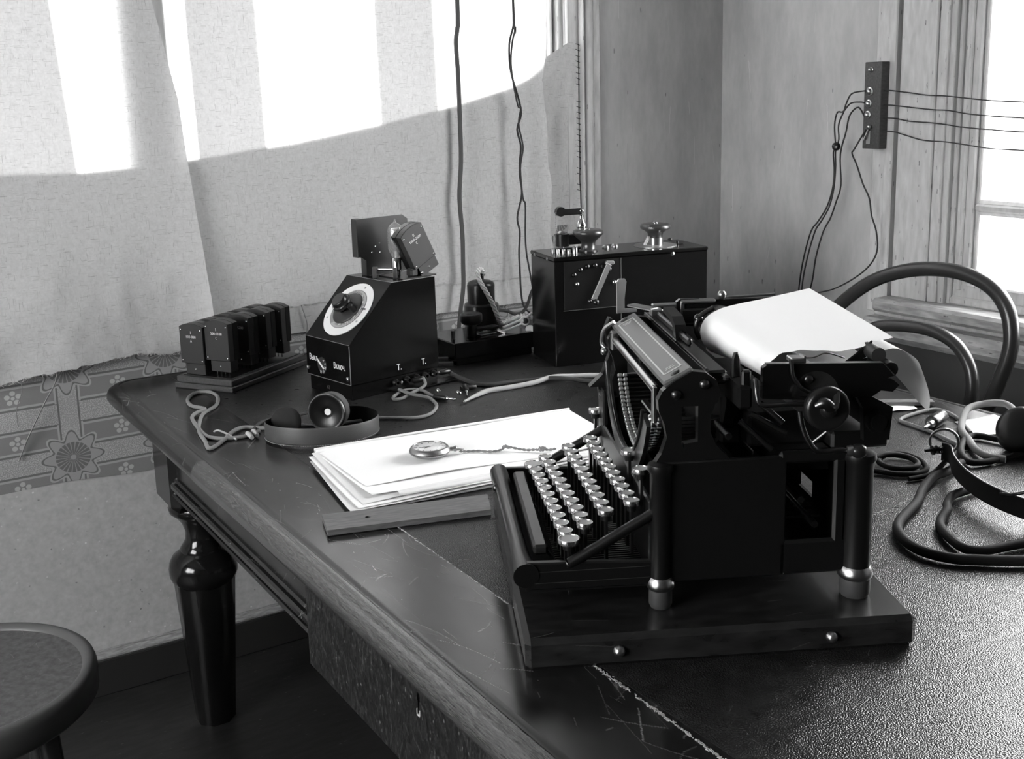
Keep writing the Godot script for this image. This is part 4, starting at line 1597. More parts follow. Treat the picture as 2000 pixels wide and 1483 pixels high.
func typewriter_paper() -> void:
	# sheet round the platen: hangs down behind, passes below, comes up in front and curls back over
	var t := thing("paper_sheet", "white sheet rolled in the typewriter, curling back over the carriage", "paper", TW_AT + Vector3(0, 0.0365, 0), TW_TURN)
	var dn := Vector3(0, -0.0365, 0)
	var near := [Vector2(0.2845, 0.287), Vector2(0.2755, 0.297), Vector2(0.2765, 0.311), Vector2(0.290, 0.3215), Vector2(0.310, 0.3235), Vector2(0.335, 0.3215), Vector2(0.360, 0.322), Vector2(0.385, 0.326), Vector2(0.412, 0.3335)]
	var far := [Vector2(0.2745, 0.270), Vector2(0.2640, 0.284), Vector2(0.2620, 0.301), Vector2(0.270, 0.3155), Vector2(0.288, 0.3255), Vector2(0.312, 0.331), Vector2(0.340, 0.3355), Vector2(0.372, 0.3415), Vector2(0.404, 0.3475)]
	var b := MB.new()
	var rows := []
	var a3 := []
	var b3 := []
	for i in near.size():
		a3.append(Vector3(near[i].x, near[i].y, -0.047))
		b3.append(Vector3(far[i].x, far[i].y, -0.285))
	a3 = spl(a3, 4)
	b3 = spl(b3, 4)
	for i in a3.size():
		var row := []
		var s: float = i / float(a3.size() - 1)
		for j in 25:
			var k := j / 24.0
			var p: Vector3 = a3[i].lerp(b3[i], k)
			p.y += 0.003 * sin(k * PI) * (1.0 - s)
			if j == 0:
				p.z += 0.004 * sin(s * 19.0) * s + 0.002 * sin(s * 47.0)
			row.append(p + dn)
		rows.append(row)
	b.grid(rows, false, true)
	obj("front_curl", b, M.paper, t)
	b = MB.new()
	rows = []
	var back := [Vector2(0.340, 0.290), Vector2(0.360, 0.301), Vector2(0.378, 0.310), Vector2(0.398, 0.3185), Vector2(0.418, 0.3205), Vector2(0.436, 0.310), Vector2(0.447, 0.292), Vector2(0.452, 0.270), Vector2(0.4545, 0.250)]
	var bk := []
	for q in back:
		bk.append(Vector3(q.x, q.y, 0))
	bk = spl(bk, 4)
	for i in bk.size():
		var s: float = i / float(bk.size() - 1)
		var row := []
		for j in 17:
			var k := j / 16.0
			# the hanging end narrows to a torn corner
			var z0 := lerpf(-0.050, -0.040, s) + 0.003 * sin(s * 23.0)
			var z1 := lerpf(-0.260, -0.245, clampf(s * 1.1, 0.0, 1.0))
			if s > 0.72:
				z1 = lerpf(z1, z0 - 0.010, pow((s - 0.72) / 0.28, 0.85))
			row.append(Vector3(bk[i].x, bk[i].y, lerpf(z0, z1, k)) + dn)
		rows.append(row)
	b.grid(rows, false, true)
	obj("hanging_end", b, M.paper_grey, t)  # greyer tone of the same sheet paints in the shade behind

# ---------------------------------------------------------------- papers, slat, watch
func sheet(called: String, label: String, c: Array, y: float, lift: Array, m: Material, th := 0.0006, group := "") -> Node3D:
	# a sheet given by its corners [far left, far right, near right, near left] (x, z); lift = how far each corner curls up
	var b := MB.new()
	var rows := []
	for i in 17:
		var row := []
		for j in 25:
			var u := j / 24.0
			var v := i / 16.0
			var top := Vector2(c[0][0], c[0][1]).lerp(Vector2(c[1][0], c[1][1]), u)
			var low := Vector2(c[3][0], c[3][1]).lerp(Vector2(c[2][0], c[2][1]), u)
			var p := top.lerp(low, v)
			var h := y + 0.0008 * sin(u * 9.0 + v * 5.0)
			var w := [(1 - u) * (1 - v), u * (1 - v), u * v, (1 - u) * v]
			for k in 4:
				h += lift[k] * pow(w[k], 2.2)
			# wavy near edge
			h += 0.0022 * (0.5 + 0.5 * sin(u * 11.0 + y * 4000.0)) * pow(v, 5.0)
			row.append(Vector3(p.x, h, p.y))
		rows.append(row)
	b.grid(rows, false, true)
	if th > 0.0:
		for i in rows.size():
			for j in rows[i].size():
				rows[i][j] -= Vector3(0, th, 0)
		b.grid(rows)
	return tag(obj(called, b, m), label, "paper", group)

func papers() -> void:
	var g := "sheets of the paper stack"
	# the folder: grey cover with a rolled far edge
	var t := thing("paper_folder", "grey folder cover with rolled far edge under the paper stack", "folder", Vector3(0.9, TY, -1.6))
	var o := Vector3(-0.9, 0, 1.6)
	var b := MB.new()
	var poly := PackedVector2Array([Vector2(0.672, -1.737), Vector2(1.168, -1.682), Vector2(1.16, -1.40), Vector2(0.618, -1.452)])
	var flip := PackedVector2Array()
	for p in poly:
		flip.append(Vector2(p.x - 0.9, -(p.y + 1.6)))
	b.prism(flip, 0.0022, Transform3D(Basis(Vector3.RIGHT, Vector3(0, 0, -1), Vector3.UP), Vector3(0, 0.0030, 0)))
	obj("cover", b, M.pasteboard, t)
	b = MB.new()
	b.tube(spl([Vector3(0.676, 0.0145, -1.738) + o, Vector3(0.84, 0.0150, -1.722) + o, Vector3(1.0, 0.0150, -1.703) + o, Vector3(1.168, 0.0145, -1.684) + o], 4), 0.0030, 8)
	obj("rolled_edge", b, M.paper_grey, t, "pale rolled far edge")
	b = MB.new()
	b.bx(Vector3(0.700, 0.0042, -1.728) + o, Vector3(1.15, 0.0140, -1.712) + o)
	sheet("paper_sheet", "lowest sheet of the paper stack, showing at its left corner", [[0.652, -1.700], [1.13, -1.66], [1.14, -1.41], [0.614, -1.449]], TY + 0.0055, [0.004, 0, 0, 0.001], M.paper_grey, 0.0006, g)
	sheet("paper_sheet", "second sheet from below in the paper stack, corner bent", [[0.655, -1.712], [1.14, -1.665], [1.13, -1.415], [0.628, -1.452]], TY + 0.0075, [0.006, 0, 0, 0.002], M.paper, 0.0006, g)
	sheet("paper_sheet", "third sheet from below in the paper stack, near edge wavy", [[0.664, -1.722], [1.15, -1.672], [1.12, -1.425], [0.640, -1.462]], TY + 0.0095, [0.006, 0, 0, 0.0005], M.paper_grey, 0.0006, g)
	sheet("paper_sheet", "fourth sheet from below in the paper stack, near edge rolled", [[0.672, -1.730], [1.155, -1.676], [1.12, -1.432], [0.662, -1.478]], TY + 0.0118, [0.003, 0, 0, 0.002], M.paper, 0.0006, g)
	sheet("paper_sheet", "topmost white sheet of the stack under the pocket watch", [[0.676, -1.735], [1.166, -1.681], [1.13, -1.455], [0.672, -1.520]], TY + 0.0140, [0.001, 0.0, 0, 0.0008], M.paper, 0.0006, g)
	# curled near edges of the middle sheets
	for k in 2:
		b = MB.new()
		var p := []
		for i in 13:
			var u := i / 12.0
			p.append(Vector3(lerpf(0.700, 1.05, u), TY + 0.0135 + 0.004 * k * 0.4 + 0.0015 * sin(u * 9.0 + k), lerpf(-1.468, -1.452, u) + 0.012 * k + 0.004 * sin(u * 6.0)))
		var rows := []
		for i in 7:
			var q := lerpf(-0.4, 2.6, i / 6.0)
			var row := []
			for s in p:
				row.append(s + Vector3(0, sin(q) * 0.0035 - 0.0015, cos(q) * 0.006))
			rows.append(row)
		b.grid(rows, false, true)
		tag(obj("curled_page", b, M.paper_grey), ["upper curled page edge at the near side of the stack", "lower curled page edge at the near side of the stack"][k], "paper", "curled page edges")
	# wooden slat
	t = thing("wooden_slat", "thin wooden slat with a hole, lying under the paper stack", "slat", Vector3(0.555, TY, -1.397), -0.2775)
	b = MB.new()
	for sg in [-1.0, 1.0]:
		# two halves that meet on the axis of the hole
		var zo: float = -0.064 if sg < 0.0 else 0.0
		var pl := PackedVector2Array([Vector2(0, zo), Vector2(0, -0.032)])
		for i in 9:
			var q := PI * i / 8.0
			pl.append(Vector2(0.062 - cos(q) * 0.0042, -0.032 + sg * sin(q) * 0.0042))
		pl.append(Vector2(0.243, -0.032))
		pl.append(Vector2(0.237 if sg > 0.0 else 0.249, zo))
		b.prism(pl, 0.0082, Transform3D(Basis(Vector3.RIGHT, Vector3(0, 0, 1), Vector3.DOWN), Vector3(0, 0.0054, 0)))
	obj("slat", b, M.slat_wood, t)

func watch() -> void:
	var t := thing("pocket_watch", "pocket watch with knotted cord lying on the top sheet", "watch", Vector3(0.820, TY + 0.0156, -1.590), -0.42)
	var b := MB.new()
	var r := 0.034
	b.lathe([[0.0, 0.0], [r * 0.55, 0.0004], [r * 0.86, 0.0035], [r * 0.99, 0.0072], [r * 1.0, 0.0085], [r * 0.97, 0.0092]], Transform3D(), 40)
	obj("case_back", b, M.case_silver, t)
	b = MB.new()
	b.lathe([[r * 0.97, 0.0094], [r * 1.01, 0.0102], [r * 0.99, 0.0118], [r * 0.93, 0.0152], [r * 0.86, 0.0172], [r * 0.83, 0.0172], [r * 0.82, 0.0155]], Transform3D(), 40)
	obj("bezel", b, M.case_silver, t)
	b = MB.new()
	b.lathe([[0.0, 0.0], [r * 0.83, 0.0]], Transform3D(Basis(Vector3(1, 0, 0), Vector3(0, -1, 0), Vector3(0, 0, -1)), Vector3(0, 0.0156, 0)), 36)
	var dial := obj("dial", b, M.scale_white, t)
	for k in 12:
		b = MB.new()
		var q := TAU * k / 12.0
		b.box(Vector3(cos(q) * r * 0.68, 0.0158, sin(q) * r * 0.68), Vector3(0.005, 0.0003, 0.0011), 0.0, Basis(Vector3.UP, -q))
		obj("hour_mark", b, M.ink_black, dial)
	b = MB.new()
	b.bar(Vector3(0.002, 0.0162, 0), Vector3(-0.018, 0.0162, 0.004), 0.0012, 0.0004)
	obj("minute_hand", b, M.ink_black, t)
	b = MB.new()
	b.bar(Vector3(0, 0.0165, -0.002), Vector3(-0.009, 0.0165, 0.010), 0.0018, 0.0004)
	obj("hour_hand", b, M.ink_black, t)
	b = MB.new()
	b.lathe([[r * 0.83, 0.0165], [r * 0.6, 0.0182], [r * 0.3, 0.0190], [0.0, 0.0193]], Transform3D(), 36)
	obj("crystal", b, M.bulb_glass, t)
	b = MB.new()
	b.rod(Vector3(r, 0.0095, 0), Vector3(r + 0.006, 0.0095, 0), 0.0035)
	b.lathe([[0.0, 0.0], [0.0045, 0.0], [0.005, 0.004], [0.003, 0.006], [0.0, 0.006]], axis_z(Vector3(r + 0.006, 0.0095, 0), Vector3(1, 0, 0)), 14)
	obj("crown", b, M.case_silver, t)
	b = MB.new()
	var p := []
	for i in 16:
		var q := TAU * i / 16.0
		p.append(Vector3(r + 0.012 + cos(q) * 0.010, 0.0075 + sin(q) * 0.003, sin(q) * 0.007))
	b.tube(p, 0.0011, 6, true)
	obj("bow", b, M.case_silver, t)
	# twisted cord with a knot
	b = MB.new()
	var way := spl(vs([[0.050, 0.004, 0.0], [0.062, 0.002, -0.004], [0.080, 0.002, -0.002], [0.100, 0.002, 0.006], [0.118, 0.003, 0.004], [0.128, 0.008, -0.002], [0.122, 0.009, 0.008], [0.134, 0.008, 0.010], [0.130, 0.006, -0.004], [0.144, 0.004, 0.004], [0.160, 0.002, 0.010], [0.176, 0.002, 0.012], [0.186, 0.003, 0.022], [0.192, 0.005, 0.014], [0.182, 0.006, 0.016], [0.196, 0.003, 0.020], [0.210, 0.002, 0.014]]), 6)
	for s in 2:
		var q := []
		for i in way.size():
			var a := i * 1.15 + PI * s
			var d: Vector3 = (way[mini(i + 1, way.size() - 1)] - way[maxi(i - 1, 0)]).normalized()
			var e := d.cross(Vector3.UP).normalized()
			q.append(way[i] + (e * cos(a) + e.cross(d) * sin(a)) * 0.0011)
		b.tube(q, 0.0012, 6)
	obj("cord", b, M.cord_grey, t)

# ---------------------------------------------------------------- headset on the left
func headset() -> void:
	var t := thing("headset", "leather-banded headset with one earphone standing up beside the papers", "headset", Vector3(0.735, TY, -1.865))
	var o := -Vector3(0.735, 0, -1.865)
	# leather band: an upright strip bent into a loop
	var way := spl(vs([[0.672, 0, -1.917], [0.646, 0, -1.893], [0.643, 0, -1.858], [0.660, 0, -1.824], [0.690, 0, -1.797], [0.730, 0, -1.780], [0.775, 0, -1.779], [0.812, 0, -1.794], [0.834, 0, -1.818], [0.842, 0, -1.850], [0.834, 0, -1.884], [0.812, 0, -1.906], [0.792, 0, -1.925]]), 5)
	for side in 2:
		var b := MB.new()
		var rows := []
		for e in 5:
			var row := []
			for i in way.size():
				var d: Vector3 = (way[mini(i + 1, way.size() - 1)] - way[maxi(i - 1, 0)]).normalized()
				var nn := d.cross(Vector3.UP)
				var off: float = [0.0, 0.0016, 0.0020, 0.0016, 0.0][e] * (1.0 if side == 0 else -1.0)
				var dip := 0.004 * sin(i * 0.09)
				row.append(way[i] + o + nn * off + Vector3(0, 0.001 + [0.0, 0.003, 0.016, 0.028, 0.031][e] + maxf(dip, 0.0), 0))
			rows.append(row)
		b.grid(rows, false, side == 1)
		obj("leather_band" if side == 0 else "band_lining", b, M.leather if side == 0 else M.black_dull, t, "grained leather headband" if side == 0 else "")
	var b := MB.new()
	for i in way.size() - 1:
		if i % 1 == 0:
			var d: Vector3 = (way[i + 1] - way[i]).normalized()
			var nn := d.cross(Vector3.UP)
			for k in 2:
				var p: Vector3 = way[i].lerp(way[i + 1], 0.25 + 0.5 * k) + o + nn * 0.0021 + Vector3(0, 0.0042, 0)
				b.bar(p - d * 0.0012, p + d * 0.0012, 0.0006, 0.0008)
	var st := obj("stitching", b, M.cord_light, t)
	st.set_meta("kind", "stuff")
	# earphone that faces the camera
	var at := Vector3(0.758, 0.0385, -1.868) + o
	var ax := Vector3(-0.68, 0.10, 0.72).normalized()
	var xf := axis_z(at, ax)
	b = MB.new()
	b.lathe([[0.0, -0.024], [0.030, -0.024], [0.0345, -0.020], [0.035, 0.003]], xf, 40)
	var ear := obj("earphone_shell", b, M.case_silver, t, "bright metal earphone shell")
	b = MB.new()
	b.lathe([[0.035, 0.0028], [0.0362, 0.004], [0.0362, 0.010], [0.0348, 0.0125], [0.0320, 0.0128], [0.0295, 0.0112], [0.021, 0.0085], [0.012, 0.0055], [0.0072, 0.0040], [0.0058, 0.002]], xf, 40)
	obj("ear_cap", b, M.ebonite, ear)
	b = MB.new()
	b.lathe([[0.0, 0.0], [0.0062, 0.0]], Transform3D(xf.basis * Basis(Vector3(1, 0, 0), Vector3(0, -1, 0), Vector3(0, 0, -1)), xf * Vector3(0, 0.0032, 0)), 20)
	obj("ear_hole", b, M.scale_white, ear, "pale disc in the ear hole")  # white disc set into the mouth of the cap
	# second earphone lying with its dark pad outward
	b = MB.new()
	at = Vector3(0.684, 0.026, -1.893) + o
	xf = axis_z(at, Vector3(-0.62, 0.25, 0.55))
	b.lathe([[0.0, -0.020], [0.022, -0.019], [0.027, -0.010], [0.0275, 0.004], [0.024, 0.010], [0.014, 0.0135], [0.0, 0.014]], xf, 32)
	obj("padded_earphone", b, M.velvet, t, "dark padded earphone")
	# light fork where cord and band meet
	b = MB.new()
	b.tube(spl([Vector3(0.790, 0.02, -1.925) + o, Vector3(0.786, 0.034, -1.905) + o, Vector3(0.786, 0.040, -1.886) + o], 4), 0.002, 6)
	obj("fork", b, M.steel_dark, t)
	# the cord that belongs to it
	var y := 0.0038
	b = MB.new()
	b.tube(spl(flat_on([[0.690, -1.930], [0.665, -1.947], [0.637, -1.979], [0.609, -1.960, 0.003], [0.575, -1.921], [0.541, -1.889], [0.548, -1.940], [0.556, -2.000], [0.573, -2.056], [0.601, -2.121], [0.639, -2.163], [0.663, -2.227], [0.662, -2.277], [0.635, -2.288], [0.607, -2.248], [0.598, -2.194], [0.608, -2.134, 0.005], [0.585, -2.120, 0.003], [0.572, -2.099], [0.562, -2.024], [0.560, -1.964], [0.577, -1.935], [0.600, -1.924], [0.619, -1.924], [0.650, -1.940]], y).map(func(p): return p + o), 5), 0.0037, 8)
	obj("cord", b, M.cord_grey, t)
	b = MB.new()
	b.tube(spl(flat_on([[0.640, -1.945], [0.655, -1.972], [0.673, -1.993], [0.704, -2.006], [0.727, -1.990, 0.002], [0.768, -1.960, 0.012], [0.786, -1.905, 0.022]], y).map(func(p): return p + o), 5), 0.0034, 8)
	obj("cord", b, M.cord_dark, t)
	b = MB.new()
	b.tube(spl(flat_on([[0.719, -1.945], [0.739, -1.914], [0.774, -1.898], [0.804, -1.893], [0.830, -1.887], [0.863, -1.883], [0.894, -1.860], [0.927, -1.841], [0.960, -1.850], [0.993, -1.888], [1.006, -1.925], [1.006, -1.950, 0.003], [0.990, -1.985, 0.004], [0.985, -2.036, 0.004]], y).map(func(p): return p + o), 5), 0.0034, 8)
	obj("cord", b, M.cord_grey, t)
	# cotton bindings and a loose end
	for c in [[0.623, -1.928, 0.622, -1.900], [0.637, -1.936, 0.634, -1.908]]:
		b = MB.new()
		b.tube([Vector3(c[0], 0.007, c[1]) + o, Vector3(c[0] * 0.5 + c[2] * 0.5, 0.008, c[1] * 0.5 + c[3] * 0.5) + o, Vector3(c[2], 0.006, c[3]) + o], [0.0042, 0.0048, 0.0040], 8)
		obj("cotton_binding", b, M.cotton, t)
	b = MB.new()
	b.tube(spl([Vector3(0.598, 0.003, -1.915) + o, Vector3(0.590, 0.008, -1.945) + o, Vector3(0.578, 0.014, -1.955) + o, Vector3(0.572, 0.011, -1.962) + o], 4), 0.0018, 6)
	obj("loose_end", b, M.cord_light, t)

# ---------------------------------------------------------------- wavemeter (sloping desk set)
func plug(parent: Node3D, at: Vector3, dir: Vector3, pin := true, l := 0.030) -> void:
	var b := MB.new()
	b.lathe([[0.0, 0.0], [0.0042, 0.0], [0.0058, 0.003], [0.0058, l - 0.004], [0.0046, l], [0.0, l]], axis_z(at, dir), 16)
	var p := obj("plug", b, M.ebonite, parent)
	if pin:
		b = MB.new()
		b.lathe([[0.0032, l], [0.0036, l + 0.003], [0.0021, l + 0.005], [0.0021, l + 0.020], [0.0, l + 0.021]], axis_z(at, dir), 12)
		obj("pin", b, M.chrome, p)

func coil(parent: Node3D, label_rows: Array, xf: Transform3D, with_pins := true) -> void:
	# flat coil case: front plate with rounded top at x = 0 facing -x, height along y, width along z
	var w := 0.031
	var poly := PackedVector2Array()
	poly.append(Vector2(-w, 0.0))
	for i in 13:
		var q := lerpf(0.50, -0.50, i / 12.0)
		poly.append(Vector2(-sin(q) * w / sin(0.50), 0.0265 + cos(q) * 0.0610))
	poly.append(Vector2(w, 0.0))
	var bs := Basis(Vector3(0, 0, 1), Vector3.UP, Vector3(-1, 0, 0))
	var b := MB.new()
	b.prism(poly, 0.017, xf * Transform3D(bs, Vector3(0.0085, 0, 0)), 0.0010)
	var c := obj("coil_case", b, M.ebonite_face, parent)
	b = MB.new()
	b.prism(poly, 0.017, xf * Transform3D(bs, Vector3(0.0262, 0, 0)), 0.0010)
	obj("coil_cover", b, M.ebonite, parent)
	b = MB.new()
	b.box(xf * Vector3(0.016, -0.0125, 0.004), Vector3(0.026, 0.024, 0.052), 0.001, xf.basis)
	obj("coil_foot", b, M.ebonite_face, parent)
	for p in [[0.073, -0.026], [0.073, 0.026], [0.006, -0.026], [0.006, 0.026], [-0.013, 0.004]]:
		b = MB.new()
		var deep := 0.0 if p[0] > 0.0 else 0.003
		b.lathe([[0.0021, 0.0], [0.0021, 0.0006], [0.0012, 0.0013], [0.0, 0.0015]], xf * axis_z(Vector3(deep, p[0], p[1]), Vector3(-1, 0, 0)), 10)
		obj("screw", b, M.chrome, parent)
	if with_pins:
		for k in 4:
			b = MB.new()
			b.lathe([[0.0, -0.035], [0.0013, -0.034], [0.0013, -0.024], [0.0, -0.024]], xf * Transform3D(Basis(), Vector3(0.010, 0, -0.012 + 0.0105 * k)), 8)
			obj("pin", b, M.chrome, parent)
	var tb := Basis(Vector3(0, 0, 1), Vector3.UP, Vector3(-1, 0, 0))
	var y := 0.0675
	for k in label_rows.size():
		if label_rows[k] != "":
			lettering(label_rows[k], 0.0052, xf * Transform3D(tb, Vector3(-0.0003, y, 0)), M.ink_white, parent)
		y -= 0.0092

func wavemeter() -> void:
	var t := thing("wavemeter", "black sloping wavemeter with white ring dial and glass tube on top", "radio instrument", Vector3(0.878, TY, -2.034), 0.18675)
	var w := 0.161
	var b := MB.new()
	# plinth and body
	b.bx(Vector3(0.004, 0.0, -w + 0.004), Vector3(0.226, 0.032, -0.004), 0.0015)
	obj("plinth", b, M.shellac_black, t)
	var prof := PackedVector2Array([Vector2(0.0, 0.032), Vector2(0.228, 0.032), Vector2(0.226, 0.228), Vector2(0.112, 0.2295), Vector2(0.0, 0.1155)])
	b = MB.new()
	b.prism(prof, w, Transform3D(Basis(), Vector3(0, 0, -w / 2)), 0.0012)
	var body := obj("body", b, M.shellac_black, t)
	b = MB.new()
	b.bar(Vector3(-0.0003, 0.034, -0.0006), Vector3(-0.0003, 0.114, -0.0006), 0.0011, 0.0011, 0.0, Vector3.RIGHT)
	b.bar(Vector3(-0.0003, 0.0335, -0.001), Vector3(-0.0003, 0.0335, -w + 0.001), 0.0011, 0.0011)
	b.bar(Vector3(0.0, 0.1160, -0.001), Vector3(0.0, 0.1160, -w + 0.001), 0.0008, 0.0008)
	b.bar(Vector3(0.112, 0.2300, -0.002), Vector3(0.226, 0.2285, -0.002), 0.0009, 0.0009)
	b.bar(Vector3(0.112, 0.2300, -0.002), Vector3(0.112, 0.2300, -w + 0.002), 0.0009, 0.0009)
	obj("worn_edges", b, M.grey_metal, body, "pale worn edges of the case")
	# slope frame
	var e := Vector3(0.112, 0.114, 0).normalized()
	var nn := Vector3(-e.y, e.x, 0)
	var sl := Transform3D(Basis(e.cross(nn) * -1.0, nn, e * -1.0), Vector3.ZERO)
	# slope coordinates: s up the slope, z across
	var cs := Vector3(0, 0.1155, 0) + e * 0.0800 + Vector3(0, 0, -0.0765)
	var xf := Transform3D(Basis(e, nn, e.cross(nn)), cs)
	b = MB.new()
	b.lathe([[0.0480, 0.0], [0.0660, 0.0], [0.0660, 0.0016], [0.0480, 0.0016], [0.0480, 0.0]], xf, 56)
	var dial := obj("dial_ring", b, M.scale_white, t, "white ring dial")
	for q in [0.15, PI * 0.64, PI * 1.33]:
		b = MB.new()
		b.lathe([[0.0026, 0.0016], [0.0024, 0.0026], [0.0, 0.003]], xf * Transform3D(Basis(), Vector3(cos(q) * 0.057, 0, sin(q) * 0.057)), 10)
		obj("screw", b, M.nickel, dial)
	b = MB.new()
	b.lathe([[0.036, 0.0022], [0.0482, 0.0018], [0.0482, 0.0008]].duplicate(), xf, 56)
	b = MB.new()
	b.lathe([[0.0, 0.0], [0.0485, 0.0], [0.0485, 0.0022], [0.037, 0.0034]], xf, 56)
	var sc := obj("scale_disc", b, M.scale_grey, t)
	b = MB.new()
	for k in 60:
		var q := lerpf(-0.2, PI * 1.15, k / 59.0)
		var r0 := 0.0430 if k % 5 else 0.0405
		b.bar(xf * Vector3(cos(q) * r0, 0.0031, sin(q) * r0), xf * Vector3(cos(q) * 0.0470, 0.0027, sin(q) * 0.0470), 0.0006, 0.0004, 0.0, nn)
	var tk := obj("scale_marks", b, M.ink_white, sc)
	tk.set_meta("kind", "stuff")
	for k in 8:
		var q := lerpf(0.0, PI * 1.1, k / 7.0)
		lettering(str(k * 10), 0.0050, xf * Transform3D(Basis(Vector3.UP, -q) * Basis(Vector3(0, 0, 1), Vector3(1, 0, 0), Vector3(0, 1, 0)), Vector3(cos(q) * 0.0395, 0.0036, sin(q) * 0.0395)), M.ink_white, sc)
	b = MB.new()
	b.lathe([[0.0385, 0.0025], [0.0382, 0.005], [0.037, 0.0062], [0.016, 0.0075], [0.016, 0.012]], xf, 40)
	obj("turning_plate", b, M.ebonite_face, t)
	b = MB.new()
	b.lathe([[0.0135, 0.010], [0.0130, 0.016], [0.0175, 0.0185], [0.0215, 0.0200], [0.0220, 0.0255], [0.0205, 0.0280], [0.0172, 0.0285], [0.0168, 0.0350], [0.0155, 0.0366], [0.0, 0.0370]], xf, 36)
	var knob := obj("main_knob", b, M.ebonite, t)
	b = MB.new()
	b.lathe([[0.0, 0.0], [0.0145, 0.0]], xf * Transform3D(Basis(Vector3(1, 0, 0), Vector3(0, -1, 0), Vector3(0, 0, -1)), Vector3(0, 0.0374, 0)), 28)
	obj("knob_inlay", b, M.ebonite_face, knob)
	b = MB.new()
	b.ball(xf * Vector3(-0.0185, 0.0290, -0.004), 0.0016)
	b.ball(xf * Vector3(0.0185, 0.0290, 0.004), 0.0016)
	obj("knob_screws", b, M.chrome, knob)
	b = MB.new()
	b.lathe([[0.0065, 0.006], [0.0060, 0.020], [0.0068, 0.022], [0.0060, 0.0235], [0.0, 0.0235]], xf * Transform3D(Basis(), Vector3(-0.002, 0, 0.029)), 18)
	obj("fine_knob", b, M.ebonite, t)
	b = MB.new()
	var qi := 1.45
	b.bar(xf * Vector3(cos(qi) * 0.044, 0.0040, sin(qi) * 0.044), xf * Vector3(cos(qi) * 0.056, 0.0034, sin(qi) * 0.056), 0.0028, 0.0016, 0.0, nn)
	obj("index_mark", b, M.ebonite, t)
	# switch on the front face
	var fb := Basis(Vector3(0, 0, 1), Vector3.UP, Vector3(-1, 0, 0))
	xf = axis_z(Vector3(0, 0.0605, -0.101), Vector3(-1, 0, 0))
	b = MB.new()
	b.lathe([[0.0, 0.0], [0.0165, 0.0], [0.0165, 0.0016], [0.0, 0.0016]], xf, 32)
	var sw := obj("switch_disc", b, M.ebonite_face, t)
	b = MB.new()
	b.bar(Vector3(-0.0030, 0.0690, -0.112), Vector3(-0.0030, 0.0535, -0.092), 0.0042, 0.002, 0.0006, Vector3.RIGHT)
	b.bar(Vector3(-0.0025, 0.0725, -0.1165), Vector3(-0.0025, 0.0690, -0.112), 0.0022, 0.0012, 0.0, Vector3.RIGHT)
	obj("pointer", b, M.scale_white, sw)
	lettering("Н", 0.0065, Transform3D(fb, Vector3(-0.0022, 0.0455, -0.105)), M.ink_white, sw)
	lettering("Р", 0.0065, Transform3D(fb * Basis(Vector3.BACK, 0.3), Vector3(-0.0022, 0.0470, -0.094)), M.ink_white, sw)
	lettering("М", 0.0055, Transform3D(fb * Basis(Vector3.BACK, 1.2), Vector3(-0.0022, 0.0560, -0.0885)), M.ink_white, sw)
	lettering("А", 0.0050, Transform3D(fb * Basis(Vector3.BACK, 1.7), Vector3(-0.0022, 0.0645, -0.0885)), M.ink_white, sw)
	lettering("У", 0.0050, Transform3D(fb * Basis(Vector3.BACK, 2.3), Vector3(-0.0022, 0.0715, -0.0935)), M.ink_white, sw)
	lettering("Выкл", 0.0115, Transform3D(fb * Basis(Vector3.RIGHT * 0.80, Vector3.UP * 1.15, Vector3.BACK), Vector3(-0.0004, 0.0725, -0.1335)), M.ink_white, t)
	lettering("Включ.", 0.0115, Transform3D(fb * Basis(Vector3.RIGHT * 0.80, Vector3.UP * 1.15, Vector3.BACK), Vector3(-0.0004, 0.0670, -0.0385)), M.ink_white, t)
	for p in [[0.047, -0.157], [0.0455, -0.0105]]:
		b = MB.new()
		b.lathe([[0.0046, 0.0], [0.0042, 0.002], [0.0022, 0.0034], [0.0, 0.0037]], axis_z(Vector3(0, p[0], p[1]), Vector3(-1, 0, 0)), 14)
		obj("screw", b, M.nickel, t)
	lettering("6Т", 0.0075, Transform3D(fb, Vector3(0.0035, 0.0140, -0.088)), M.cover_grey, t)
	# jacks on the side with letters above
	for p in [[0.122, 0.050], [0.187, 0.0505]]:
		lettering("Т.", 0.0125, Transform3D(Basis(), Vector3(p[0], p[1], 0.0004)), M.ink_white, t)
	b = MB.new()
	b.bx(Vector3(0.100, 0.0015, -0.004), Vector3(0.262, 0.0045, 0.030), 0.001)
	obj("jack_shelf", b, M.shellac_black, t)
	for x in [0.112, 0.142, 0.168, 0.190, 0.214]:
		b = MB.new()
		b.lathe([[0.0072, -0.001], [0.0072, 0.004], [0.0055, 0.006], [0.0055, 0.011], [0.0035, 0.011], [0.0030, 0.004]], axis_z(Vector3(x, 0.0185, -0.004), Vector3(0, 0, 1)), 18)
		obj("jack", b, M.ebonite, t)
	b = MB.new()
	b.lathe([[0.0030, 0.010], [0.0030, 0.013], [0.0, 0.0135]], axis_z(Vector3(0.120, 0.0190, -0.004), Vector3(0, 0, 1)), 12)
	obj("jack_pin", b, M.chrome, t)
	# ---- on top: vertical panel, coil holder, tube
	b = MB.new()
	b.prism(PackedVector2Array([Vector2(0.122, 0.262), Vector2(0.106, 0.272), Vector2(0.101, 0.350), Vector2(0.110, 0.3515), Vector2(0.222, 0.3515), Vector2(0.236, 0.342), Vector2(0.236, 0.228), Vector2(0.122, 0.230)]), 0.004, Transform3D(Basis(), Vector3(0.012, 0, -0.118)), 0.0008)
	var pn := obj("coil_panel", b, M.ebonite, t)
	b = MB.new()
	b.bx(Vector3(0.113, 0.270, -0.136), Vector3(0.130, 0.3515, -0.1165), 0.001)
	b.bx(Vector3(0.134, 0.229, -0.136), Vector3(0.142, 0.270, -0.1165), 0.001)
